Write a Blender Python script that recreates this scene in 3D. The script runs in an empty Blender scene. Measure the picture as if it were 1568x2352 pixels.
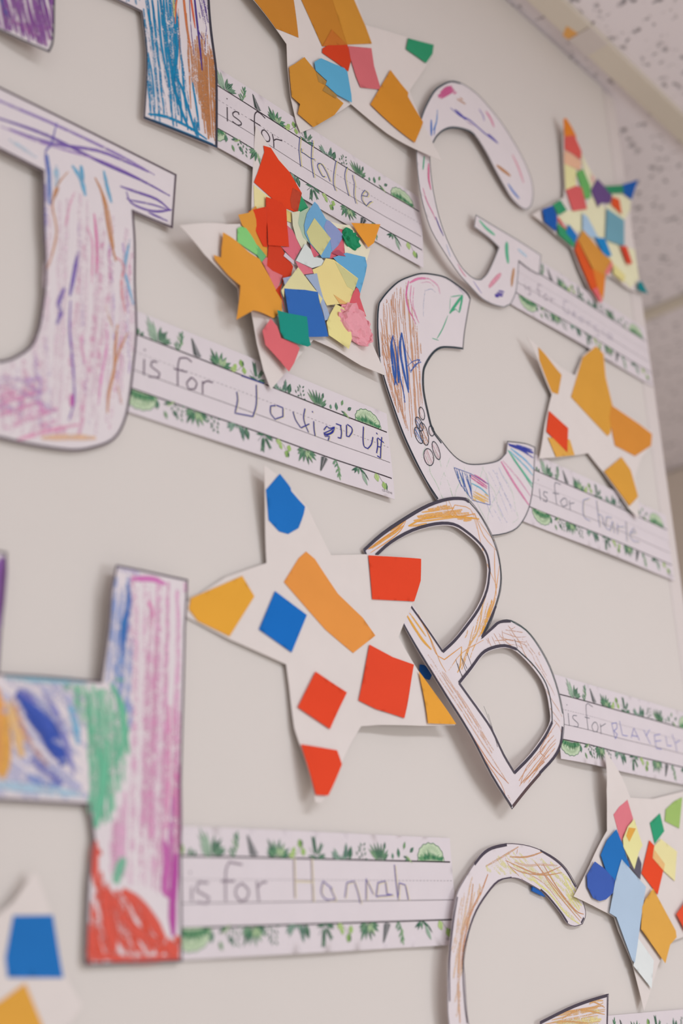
import bpy, math, random
from mathutils import Vector, Matrix, noise
from mathutils.geometry import delaunay_2d_cdt

# ------------------------------------------------------------------ camera
D = 0.575                      # distance of the camera from the wall (m)
CZ = 1.5                       # camera height
FPX = 2751.0                   # focal length in pixels of the 1568x2352 frame
AX = Vector((.67672711, -.7353048, -.03697659))    # camera right
AY = Vector((.22550391, .25482581, -.94032537))    # camera down
AF = Vector((.70084835, .6280053, .33826164))      # camera forward
sc = bpy.context.scene
cam = bpy.data.cameras.new('camera')
camo = bpy.data.objects.new('camera', cam)
sc.collection.objects.link(camo)
camo.matrix_world = Matrix(((AX.x, -AY.x, -AF.x, 0), (AX.y, -AY.y, -AF.y, -D), (AX.z, -AY.z, -AF.z, CZ), (0, 0, 0, 1)))
cam.sensor_fit = 'VERTICAL'
cam.sensor_height = 36.0
cam.lens = FPX / 2352 * 36.0
cam.clip_start = 0.02
cam.dof.use_dof = True
cam.dof.focus_distance = D * FPX / 1605.0
cam.dof.aperture_fstop = 3.0
sc.camera = camo

# ------------------------------------------------------------------ light
world = bpy.data.worlds.new('world')
sc.world = world
world.use_nodes = True
bg = world.node_tree.nodes['Background']
bg.inputs[0].default_value = (1.0, 0.975, 0.90, 1)
bg.inputs[1].default_value = 0.55

def area(name, loc, target, sx, sy, power, col):
    l = bpy.data.lights.new(name, 'AREA')
    l.shape = 'RECTANGLE'; l.size = sx; l.size_y = sy; l.energy = power; l.color = col
    o = bpy.data.objects.new(name, l)
    sc.collection.objects.link(o)
    o.location = loc
    o.rotation_euler = (Vector(target) - Vector(loc)).to_track_quat('-Z', 'Y').to_euler()
    return o
area('ceiling_panel_light', (0.75, -1.45, 2.49), (0.75, -1.45, 0), 1.2, 0.4, 19, (0.945, 1.0, 1.085))
area('ceiling_panel_light', (-0.9, -1.75, 2.49), (-0.9, -1.75, 0), 1.2, 0.4, 8, (0.945, 1.0, 1.085))
area('side_fill_light', (1.7, -2.1, 1.35), (0.6, 0, 1.55), 0.9, 0.9, 14.5, (0.945, 1.0, 1.085))  # added fill from the right front, out of view; no window stands there

sc.view_settings.view_transform = 'Standard'
sc.view_settings.look = 'None'
sc.view_settings.gamma = 1.0
sc.view_settings.use_curve_mapping = False
sc.view_settings.exposure = -0.37
try:
    sc.cycles.transparent_max_bounces = 40
    sc.cycles.max_bounces = 6
except Exception:
    pass

# ------------------------------------------------------------------ helpers: measuring
EXPO = 0.88     # a surface shown as this sRGB value is lit to about this fraction of its albedo
def lin(c):
    c = c / 255.0
    return c / 12.92 if c <= 0.04045 else ((c + 0.055) / 1.055) ** 2.4
def col(c, k=1.0):
    return tuple(min(0.93, lin(v) / EXPO * k) for v in c)

def ray(x, y):
    return (x - 784.0) * AX + (y - 1176.0) * AY + FPX * AF
def wall(x, y, h=0.0):
    """picture point -> point on the wall, mm along the wall and mm up (h mm in front of it)"""
    d = ray(x, y)
    t = (D - h * 0.001) / d.y
    return (t * d.x * 1000, (CZ + t * d.z) * 1000)
def at_height(x, y, z):
    d = ray(x, y); t = (z - CZ) / d.z
    return Vector((t * d.x, -D + t * d.y, z))

class Surf:
    """how far a sheet stands off the wall at each place (mm)"""
    def __init__(s, h0, lifts=()):
        s.h0 = h0
        s.l = [(wall(a, b), sg, am) for a, b, sg, am in lifts]
    def __call__(s, u, v):
        h = s.h0
        for (cu, cv), sg, am in s.l:
            h += am * math.exp(-((u - cu) ** 2 + (v - cv) ** 2) / (2 * sg * sg))
        return h
    def uv(s, p):
        h = s.h0
        for _ in range(12):
            q = wall(p[0], p[1], h)
            h = 0.5 * h + 0.5 * s(*q)
        return wall(p[0], p[1], h)

def inside(pt, rings):
    x, y = pt; c = False
    for r in rings:
        n = len(r); j = n - 1
        for i in range(n):
            xi, yi = r[i]; xj, yj = r[j]
            if (yi > y) != (yj > y) and x < (xj - xi) * (y - yi) / (yj - yi) + xi:
                c = not c
            j = i
    return c
def edge_dist(pt, rings):
    x, y = pt; best = 1e9
    for r in rings:
        n = len(r)
        for i in range(n):
            ax, ay = r[i]; bx, by = r[(i + 1) % n]
            dx, dy = bx - ax, by - ay
            l2 = dx * dx + dy * dy
            t = 0 if l2 == 0 else max(0, min(1, ((x - ax) * dx + (y - ay) * dy) / l2))
            d = math.hypot(x - ax - t * dx, y - ay - t * dy)
            if d < best: best = d
    return best
def smooth(pts, closed=True, corner=38, n=3):
    """rounds a hand-measured outline, keeps its real corners"""
    N = len(pts); out = []
    def ang(i):
        if not closed and (i == 0 or i == N - 1): return 180
        a, b, c = pts[i - 1], pts[i], pts[(i + 1) % N]
        v1 = (b[0] - a[0], b[1] - a[1]); v2 = (c[0] - b[0], c[1] - b[1])
        m = math.hypot(*v1) * math.hypot(*v2) or 1
        return math.degrees(math.acos(max(-1, min(1, (v1[0] * v2[0] + v1[1] * v2[1]) / m))))
    isc = [ang(i) > corner for i in range(N)]
    rng = range(N if closed else N - 1)
    for i in rng:
        p1 = pts[i]; p2 = pts[(i + 1) % N]
        p0 = pts[i - 1] if not isc[i] else (2 * p1[0] - p2[0], 2 * p1[1] - p2[1])
        k = (i + 1) % N
        p3 = pts[(i + 2) % N] if not isc[k] else (2 * p2[0] - p1[0], 2 * p2[1] - p1[1])
        for j in range(n):
            t = j / n; t2 = t * t; t3 = t2 * t
            out.append(tuple(0.5 * (2 * p1[a] + (-p0[a] + p2[a]) * t + (2 * p0[a] - 5 * p1[a] + 4 * p2[a] - p3[a]) * t2 + (-p0[a] + 3 * p1[a] - 3 * p2[a] + p3[a]) * t3) for a in (0, 1)))
    if not closed: out.append(pts[-1])
    return out
def resample(pts, step, closed=False):
    out = []
    n = len(pts)
    for i in range(n if closed else n - 1):
        a = pts[i]; b = pts[(i + 1) % n]
        m = max(1, int(math.ceil(math.hypot(b[0] - a[0], b[1] - a[1]) / step)))
        for k in range(m):
            t = k / m; out.append((a[0] + (b[0] - a[0]) * t, a[1] + (b[1] - a[1]) * t))
    if not closed: out.append(pts[-1])
    return out

# ------------------------------------------------------------------ materials
def newmat(name):
    m = bpy.data.materials.new(name); m.use_nodes = True
    nt = m.node_tree; b = nt.nodes['Principled BSDF']
    return m, nt, b
def nd(nt, t, **kw):
    n = nt.nodes.new(t)
    for k, v in kw.items(): setattr(n, k, v)
    return n
def paper_mat(name, c, rough=0.75, nscale=900, bump=0.06, var=0.03, bdist=0.0004):
    m, nt, b = newmat(name)
    tc = nd(nt, 'ShaderNodeTexCoord')
    n1 = nd(nt, 'ShaderNodeTexNoise'); n1.inputs['Scale'].default_value = nscale; n1.inputs['Detail'].default_value = 3
    n2 = nd(nt, 'ShaderNodeTexNoise'); n2.inputs['Scale'].default_value = nscale * 0.06; n2.inputs['Detail'].default_value = 2
    nt.links.new(tc.outputs['Object'], n1.inputs['Vector']); nt.links.new(tc.outputs['Object'], n2.inputs['Vector'])
    mix = nd(nt, 'ShaderNodeMix', data_type='RGBA')
    mix.inputs['A'].default_value = tuple(v * (1 - var) for v in c) + (1,)
    mix.inputs['B'].default_value = tuple(min(0.95, v * (1 + var)) for v in c) + (1,)
    nt.links.new(n2.outputs[0], mix.inputs['Factor'])
    nt.links.new(mix.outputs['Result'], b.inputs['Base Color'])
    b.inputs['Roughness'].default_value = rough
    b.inputs['Specular IOR Level'].default_value = 0.2
    bp = nd(nt, 'ShaderNodeBump'); bp.inputs['Strength'].default_value = bump; bp.inputs['Distance'].default_value = bdist
    nt.links.new(n1.outputs[0], bp.inputs['Height']); nt.links.new(bp.outputs[0], b.inputs['Normal'])
    return m
def ink_mat():
    m, nt, b = newmat('printed_ink')
    a = nd(nt, 'ShaderNodeVertexColor', layer_name='Col')
    tc = nd(nt, 'ShaderNodeTexCoord')
    n1 = nd(nt, 'ShaderNodeTexNoise'); n1.inputs['Scale'].default_value = 500
    nt.links.new(tc.outputs['Object'], n1.inputs['Vector'])
    mr = nd(nt, 'ShaderNodeMapRange'); mr.inputs['To Min'].default_value = 0.85; mr.inputs['To Max'].default_value = 1.15
    nt.links.new(n1.outputs[0], mr.inputs['Value'])
    vm = nd(nt, 'ShaderNodeVectorMath', operation='SCALE')
    nt.links.new(a.outputs['Color'], vm.inputs[0]); nt.links.new(mr.outputs[0], vm.inputs['Scale'])
    nt.links.new(vm.outputs[0], b.inputs['Base Color'])
    b.inputs['Roughness'].default_value = 0.6; b.inputs['Specular IOR Level'].default_value = 0.2
    return m
def crayon_mat():
    """wax or pencil: the stroke colour breaks up over the paper grain"""
    m, nt, b = newmat('crayon')
    a = nd(nt, 'ShaderNodeVertexColor', layer_name='Col')
    uv = nd(nt, 'ShaderNodeUVMap', uv_map='stroke')
    sp = nd(nt, 'ShaderNodeSeparateXYZ'); nt.links.new(uv.outputs[0], sp.inputs[0])
    tc = nd(nt, 'ShaderNodeTexCoord')
    n1 = nd(nt, 'ShaderNodeTexNoise'); n1.inputs['Scale'].default_value = 1100; n1.inputs['Detail'].default_value = 2
    n2 = nd(nt, 'ShaderNodeTexNoise'); n2.inputs['Scale'].default_value = 160; n2.inputs['Detail'].default_value = 2
    for n in (n1, n2): nt.links.new(tc.outputs['Object'], n.inputs['Vector'])
    def M(op, x, y, clamp=False):
        n = nd(nt, 'ShaderNodeMath', operation=op); n.use_clamp = clamp
        for i, q in enumerate((x, y)):
            if isinstance(q, (int, float)): n.inputs[i].default_value = q
            elif q is not None: nt.links.new(q, n.inputs[i])
        return n.outputs[0]
    nz = M('ADD', M('MULTIPLY', n1.outputs[0], 0.6), M('MULTIPLY', n2.outputs[0], 0.4))
    # thr falls as the density rises
    thr = M('SUBTRACT', 0.70, M('MULTIPLY', a.outputs['Alpha'], 0.36))
    g = M('ADD', M('DIVIDE', M('SUBTRACT', nz, thr), 0.16), 0.5, True)
    e = M('SUBTRACT', 1.0, M('ABSOLUTE', M('SUBTRACT', M('MULTIPLY', sp.outputs['Y'], 2.0), 1.0), 0.0))
    e = M('MULTIPLY', e, 2.6, True)
    al = M('MULTIPLY', M('MULTIPLY', g, e), 0.93, True)
    nt.links.new(al, b.inputs['Alpha'])
    nt.links.new(a.outputs['Color'], b.inputs['Base Color'])
    b.inputs['Roughness'].default_value = 0.6; b.inputs['Specular IOR Level'].default_value = 0.15
    return m
PAPER_W = paper_mat('letter_paper', col((221, 211, 213)))
STRIP_W = paper_mat('strip_paper', col((218, 208, 211)), rough=0.6)
STAR_W = paper_mat('star_paper', col((221, 211, 206)), rough=0.8)
INK = ink_mat()
CRAYON = crayon_mat()
_tm = {}
def tissue(c):
    key = tuple(int(v // 6) for v in c)
    if key not in _tm:
        _tm[key] = paper_mat('tissue_paper', col(c), rough=0.85, nscale=420, bump=0.25, var=0.07, bdist=0.0006)
    return _tm[key]

# ------------------------------------------------------------------ mesh collector
class MB:
    def __init__(s):
        s.v = []; s.f = []; s.m = []; s.c = []; s.e = []; s.sm = []
    def vert(s, u, v, h):
        s.v.append((u * .001, -h * .001, v * .001)); return len(s.v) - 1
    def face(s, idx, m, c=(1, 1, 1, 1), e=None, sm=False):
        s.f.append(idx); s.m.append(m); s.c.append(c); s.e.append(e or [0.5] * len(idx)); s.sm.append(sm)
    def sheet(s, rings, surf, off=0.0, thick=0.25, grid=5.0, m=0, base=None, uvr=None):
        """a flat-cut piece of paper following its own curl; rings are outlines in the picture"""
        r2 = uvr if uvr else [[surf.uv(p) for p in r] for r in rings]
        r2 = [resample(r, grid, True) for r in r2]
        pts = []; edges = []
        for r in r2:
            b = len(pts); n = len(r)
            pts += r; edges += [(b + i, b + (i + 1) % n) for i in range(n)]
        us = [p[0] for p in pts]; vs = [p[1] for p in pts]
        u = min(us) + grid * .5
        while u < max(us):
            v = min(vs) + grid * .5
            while v < max(vs):
                q = (u, v)
                if inside(q, r2) and edge_dist(q, r2) > grid * .4: pts.append(q)
                v += grid
            u += grid
        res = delaunay_2d_cdt([Vector(p) for p in pts], edges, [], 0, 1e-5)
        V = [(p.x, p.y) for p in res[0]]
        tr = []
        for f in res[2]:
            cu = sum(V[i][0] for i in f) / len(f); cv = sum(V[i][1] for i in f) / len(f)
            if inside((cu, cv), r2):
                a = sum(V[f[i]][0] * V[f[(i + 1) % len(f)]][1] - V[f[(i + 1) % len(f)]][0] * V[f[i]][1] for i in range(len(f)))
                tr.append(list(f) if a > 0 else list(f)[::-1])
        ef = {}
        for f in tr:
            for i in range(len(f)): ef[(f[i], f[(i + 1) % len(f)])] = 1
        H = [surf(*p) + off for p in V]
        top = [s.vert(p[0], p[1], h) for p, h in zip(V, H)]
        bot = [s.vert(p[0], p[1], h - thick) for p, h in zip(V, H)]
        for f in tr:
            s.face([top[i] for i in f], m, sm=True)
            s.face([bot[i] for i in f[::-1]], m, sm=True)
        for (a, b) in ef:
            if (b, a) not in ef:
                q = [s.vert(V[a][0], V[a][1], H[a]), s.vert(V[a][0], V[a][1], H[a] - thick), s.vert(V[b][0], V[b][1], H[b] - thick), s.vert(V[b][0], V[b][1], H[b])]
                s.face(q, m)
        return r2
    def ribbon(s, pts, w, surf, off, c, dens=1.0, m=1, closed=False, taper=0.0, clip=None, step=3.0, widths=None):
        """a stroke of width w mm along points (mm on the wall)"""
        pts = resample(pts, step, closed)
        n = len(pts)
        if n < 2: return
        L = []
        for i in range(n):
            a = pts[(i - 1) % n] if closed or i > 0 else pts[i]
            b = pts[(i + 1) % n] if closed or i < n - 1 else pts[i]
            dx, dy = b[0] - a[0], b[1] - a[1]; l = math.hypot(dx, dy) or 1
            nx, ny = -dy / l, dx / l
            k = 1.0
            if taper and not closed:
                t = i / (n - 1); k = 1 - taper * max(0, 1 - 4 * min(t, 1 - t))
            ww = w * 0.5 * k
            u, v = pts[i]
            h = surf(u, v) + off
            L.append((s.vert(u - nx * ww, v - ny * ww, h), s.vert(u + nx * ww, v + ny * ww, h)))
        cc = (c[0], c[1], c[2], dens)
        for i in range(n if closed else n - 1):
            j = (i + 1) % n
            if clip and not (inside(pts[i], clip) and inside(pts[j], clip)): continue
            s.face([L[i][0], L[j][0], L[j][1], L[i][1]], m, cc, [0, 0, 1, 1], True)
    def poly(s, pts, surf, off, c, m=1):
        a = sum(pts[i][0] * pts[(i + 1) % len(pts)][1] - pts[(i + 1) % len(pts)][0] * pts[i][1] for i in range(len(pts)))
        if a < 0: pts = pts[::-1]
        s.face([s.vert(p[0], p[1], surf(*p) + off) for p in pts], m, (c[0], c[1], c[2], 1), None, True)
    def build(s, name, mats, parent=None, origin=None):
        n = len(s.v)
        if origin is None:
            xs = [p[0] for p in s.v]; ys = [p[1] for p in s.v]; zs = [p[2] for p in s.v]
            origin = ((min(xs) + max(xs)) / 2, 0.0 if parent is None else (min(ys) + max(ys)) / 2, (min(zs) + max(zs)) / 2)
        me = bpy.data.meshes.new(name)
        me.from_pydata([(p[0] - origin[0], p[1] - origin[1], p[2] - origin[2]) for p in s.v], [], s.f)
        for m in mats: me.materials.append(m)
        me.polygons.foreach_set('material_index', s.m)
        me.polygons.foreach_set('use_smooth', s.sm)
        ca = me.color_attributes.new('Col', 'FLOAT_COLOR', 'CORNER')
        uv = me.uv_layers.new(name='stroke')
        cl = []; ul = []
        for f, c, e in zip(s.f, s.c, s.e):
            for i in range(len(f)):
                cl += list(c); ul += [0.5, e[i]]
        ca.data.foreach_set('color', cl); uv.data.foreach_set('uv', ul)
        me.update()
        o = bpy.data.objects.new(name, me)
        sc.collection.objects.link(o)
        o.location = origin
        if parent is not None:
            o.parent = parent
            o.location = Vector(origin) - Vector(parent['_o'])
        o['_o'] = origin
        return o
def tag(o, label=None, cat=None, group=None, kind=None):
    if label: o['label'] = label
    if cat: o['category'] = cat
    if group: o['group'] = group
    if kind: o['kind'] = kind
    return o
def thing(name, mb):
    """an Empty on the wall behind a piece of paper, to carry its parts"""
    o = bpy.data.objects.new(name, None); sc.collection.objects.link(o)
    o.empty_display_size = 0.02
    xs = [p[0] for p in mb.v]; zs = [p[2] for p in mb.v]
    org = ((min(xs) + max(xs)) / 2, 0.0, (min(zs) + max(zs)) / 2)
    o.location = org; o['_o'] = org
    return o
def px(surf, pts): return [surf.uv(p) for p in pts]

# drawing on a sheet -------------------------------------------------
class Draw:
    """collects the strokes that belong to one sheet of paper; points are in the picture"""
    def __init__(s, mb, surf, clip, ink=1, cray=2):
        s.mb = mb; s.surf = surf; s.clip = clip; s.k = 0; s.ink = ink; s.cray = cray
    def off(s):
        s.k += 1; return 0.10 + 0.0025 * s.k
    def pen(s, pts, w, c, sm=True, closed=False, clip=False):
        if sm and len(pts) > 2: pts = smooth(pts, closed, 60, 3)
        s.mb.ribbon(px(s.surf, pts), w, s.surf, s.off() + 0.12, col(c), 1, s.ink, closed, clip=s.clip if clip else None, step=2.0)
    def cr(s, pts, w, c, dens=0.7, sm=True, taper=0.5):
        if sm and len(pts) > 2: pts = smooth(pts, False, 70, 3)
        s.mb.ribbon(px(s.surf, pts), w, s.surf, s.off(), col(c), dens, s.cray, False, taper, s.clip, 2.5)
    def hatch(s, poly, ang, spacing, w, c, dens=0.6, seed=1, wob=2.0, trim=0.12, skip=0.0, jit=0.35):
        rnd = random.Random(seed)
        a = math.radians(ang); dx, dy = math.cos(a), math.sin(a); nx, ny = -dy, dx
        ks = [p[0] * nx + p[1] * ny for p in poly]
        k = min(ks) + spacing * .4
        off = s.off(); i = 0
        while k < max(ks):
            kk = k + rnd.uniform(-jit, jit) * spacing
            ts = []
            n = len(poly)
            for j in range(n):
                p, q = poly[j], poly[(j + 1) % n]
                kp = p[0] * nx + p[1] * ny - kk; kq = q[0] * nx + q[1] * ny - kk
                if (kp > 0) != (kq > 0):
                    t = kp / (kp - kq)
                    x = p[0] + (q[0] - p[0]) * t; y = p[1] + (q[1] - p[1]) * t
                    ts.append(x * dx + y * dy)
            ts.sort()
            for t0, t1 in zip(ts[::2], ts[1::2]):
                if rnd.random() < skip or t1 - t0 < 4: continue
                L = t1 - t0
                t0 += rnd.uniform(0, trim) * L; t1 -= rnd.uniform(0, trim) * L
                m = max(2, int((t1 - t0) / 22) + 1)
                ph = rnd.uniform(0, 6); bow = rnd.uniform(-1, 1) * wob
                pts = []
                for q in range(m + 1):
                    t = t0 + (t1 - t0) * q / m
                    o = kk + bow * math.sin(math.pi * q / m) + rnd.uniform(-.3, .3) * wob
                    pts.append((t * dx + o * nx, t * dy + o * ny))
                s.mb.ribbon(px(s.surf, smooth(pts, False, 80, 2)), w * rnd.uniform(.75, 1.25), s.surf, off + 0.0008 * (i % 5), col(c), max(0.05, dens * rnd.uniform(.8, 1.15)), s.cray, False, 0.4, s.clip, 3.0)
                i += 1
            k += spacing
    def outline(s, ring, w, c, inset=0.0, closed=True):
        """marker line just inside the cut edge; ring is already in mm"""
        ring = resample(ring, 3.5, True)
        n = len(ring)
        A = sum(ring[i][0] * ring[(i + 1) % n][1] - ring[(i + 1) % n][0] * ring[i][1] for i in range(n))
        sg = 1 if A > 0 else -1
        hole = 1
        d = inset + w * .5
        out = []
        for i in range(n):
            a, b, q = ring[i - 1], ring[i], ring[(i + 1) % n]
            v1 = (b[0] - a[0], b[1] - a[1]); v2 = (q[0] - b[0], q[1] - b[1])
            l1 = math.hypot(*v1) or 1; l2 = math.hypot(*v2) or 1
            n1 = (-v1[1] / l1 * sg, v1[0] / l1 * sg); n2 = (-v2[1] / l2 * sg, v2[0] / l2 * sg)
            mx, my = n1[0] + n2[0], n1[1] + n2[1]; ml = math.hypot(mx, my) or 1
            mx /= ml; my /= ml
            k = d / max(0.45, mx * n1[0] + my * n1[1])
            out.append((b[0] + mx * k, b[1] + my * k, mx, my, max(0.45, mx * n1[0] + my * n1[1])))
        mb = s.mb; off = s.off() + 0.1
        L = []
        for (x, y, mx, my, cs) in out:
            hw = w * .5 / cs
            h = s.surf(x, y) + off
            L.append((mb.vert(x - mx * hw, y - my * hw, h), mb.vert(x + mx * hw, y + my * hw, h)))
        cc = col(c) + (1,)
        for i in range(n):
            j = (i + 1) % n
            f = [L[i][0], L[j][0], L[j][1], L[i][1]]
            if sg < 0: f = f[::-1]
            mb.face(f, s.ink, cc, None, True)

# ------------------------------------------------------------------ the room
_c = wall(1368.6, 188); ZC = _c[1] * .001                      # ceiling height where the wall ends at the top
XI = (wall(1381, 191)[0] + wall(1556, 1489)[0]) * .0005        # where the flat wall meets its corner trim
XO = XI + 0.031
def box(name, x0, x1, y0, y1, z0, z1, mat, kind='structure', bev=0.0):
    mb = MB()
    vs = [(x, y, z) for x in (x0, x1) for y in (y0, y1) for z in (z0, z1)]
    mb.v = vs
    for f in ((0, 1, 3, 2), (4, 6, 7, 5), (0, 4, 5, 1), (2, 3, 7, 6), (0, 2, 6, 4), (1, 5, 7, 3)): mb.face(list(f), 0)
    o = mb.build(name, [mat], origin=((x0 + x1) / 2, (y0 + y1) / 2, (z0 + z1) / 2))
    if bev:
        b = o.modifiers.new('bevel', 'BEVEL'); b.width = bev; b.segments = 4
    if kind: o['kind'] = kind
    return o
WALL = paper_mat('wall_paint', col((214, 206, 200)), rough=0.7, nscale=260, bump=0.05, var=0.012, bdist=0.0006)
TRIM = paper_mat('corner_trim', col((216, 206, 202)), rough=0.5, nscale=300, bump=0.02, var=0.01)
BAR = paper_mat('ceiling_bar_paint', col((213, 203, 188)), rough=0.6, nscale=60, bump=0.02, var=0.02)
CLIP = paper_mat('ceiling_splice_paint', col((208, 198, 192)), rough=0.6, nscale=60, bump=0.02, var=0.02)
FARW = paper_mat('far_wall_paint', col((218, 204, 192)), rough=0.8, nscale=20, bump=0.0, var=0.03)
FLOORM = paper_mat('floor_vinyl', col((214, 206, 200)), rough=0.4, nscale=30, bump=0.0, var=0.04)
def tile_mat():
    m, nt, b = newmat('acoustic_tile')
    tc = nd(nt, 'ShaderNodeTexCoord')
    v = nd(nt, 'ShaderNodeTexVoronoi'); v.inputs['Scale'].default_value = 62; v.inputs['Randomness'].default_value = 1
    n0 = nd(nt, 'ShaderNodeTexNoise'); n0.inputs['Scale'].default_value = 130; n0.inputs['Detail'].default_value = 3
    n3 = nd(nt, 'ShaderNodeTexNoise'); n3.inputs['Scale'].default_value = 45; n3.inputs['Detail'].default_value = 1
    add = nd(nt, 'ShaderNodeMix', data_type='VECTOR'); add.inputs['Factor'].default_value = 0.02
    nt.links.new(tc.outputs['Object'], add.inputs['A']); nt.links.new(n0.outputs['Color'], add.inputs['B'])
    nt.links.new(add.outputs['Result'], v.inputs['Vector'])
    for n in (n0, n3): nt.links.new(tc.outputs['Object'], n.inputs['Vector'])
    r = nd(nt, 'ShaderNodeMapRange'); r.inputs['From Min'].default_value = 0.14; r.inputs['From Max'].default_value = 0.34
    nt.links.new(v.outputs['Distance'], r.inputs['Value'])
    r2 = nd(nt, 'ShaderNodeMapRange'); r2.inputs['From Min'].default_value = 0.52; r2.inputs['From Max'].default_value = 0.62
    nt.links.new(n3.outputs[0], r2.inputs['Value'])
    mx = nd(nt, 'ShaderNodeMath', operation='MAXIMUM')
    nt.links.new(r.outputs[0], mx.inputs[0]); nt.links.new(r2.outputs[0], mx.inputs[1])
    mix = nd(nt, 'ShaderNodeMix', data_type='RGBA')
    mix.inputs['A'].default_value = col((146, 140, 144)) + (1,)
    mix.inputs['B'].default_value = col((233, 225, 228)) + (1,)
    nt.links.new(mx.outputs[0], mix.inputs['Factor'])
    nt.links.new(mix.outputs['Result'], b.inputs['Base Color'])
    b.inputs['Roughness'].default_value = 0.9
    bp = nd(nt, 'ShaderNodeBump'); bp.inputs['Strength'].default_value = 0.6; bp.inputs['Distance'].default_value = 0.002
    nt.links.new(mx.outputs[0], bp.inputs['Height']); nt.links.new(bp.outputs[0], b.inputs['Normal'])
    return m
TILE = tile_mat()
box('wall_front', -2.6, XI, 0.0, 0.12, 0.0, ZC, WALL)
box('trim_1', XI, XO, -0.0012, 0.1212, 0.0, ZC - 0.0005, TRIM, bev=0.006)
box('ceiling', -2.6, 3.2, -3.2, 3.0, ZC + 0.006, ZC + 0.036, TILE)
box('floor', -2.6, 3.2, -3.2, 3.0, -0.05, 0.0, FLOORM)
pf = at_height(1550, 1080, ZC)
box('wall_far', pf.x, pf.x + 0.1, -3.2, 3.0, 0.0, ZC, FARW)
# ceiling grid: a bar along the wall and bars across it
b0 = at_height(1400, 172, ZC); b1 = at_height(1400, 101, ZC)
box('trim_2', -2.6, pf.x, b1.y, b0.y, ZC - 0.003, ZC + 0.0055, BAR)
j0 = at_height(1300, 72, ZC); j1 = at_height(1375, 135, ZC)
box('trim_3', j0.x + 0.01, j0.x + 0.05, b1.y - 0.0005, b0.y + 0.0005, ZC - 0.0045, ZC - 0.0032, CLIP)
cx = at_height(1528, 707, ZC)
box('trim_4', cx.x - 0.012, cx.x + 0.012, b0.y + 0.001, 3.0, ZC - 0.003, ZC + 0.0055, BAR)
box('trim_5', cx.x - 1.22 - 0.012, cx.x - 1.22 + 0.012, -3.2, b1.y - 0.001, ZC - 0.003, ZC + 0.0055, BAR)

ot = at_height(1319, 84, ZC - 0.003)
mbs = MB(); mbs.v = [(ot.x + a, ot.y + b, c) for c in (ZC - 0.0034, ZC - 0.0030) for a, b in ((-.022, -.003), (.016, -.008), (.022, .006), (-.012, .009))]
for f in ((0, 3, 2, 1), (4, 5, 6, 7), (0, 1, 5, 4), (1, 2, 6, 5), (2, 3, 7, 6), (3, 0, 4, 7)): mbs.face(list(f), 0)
o = mbs.build('orange_reflection', [tissue((226, 168, 96))], origin=(ot.x, ot.y, ZC - 0.0032))  # orange reflection on the bar, put in as a flat coloured patch
tag(o, 'small orange reflection on the beige ceiling bar, made as a flat patch', 'reflection patch')

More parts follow.
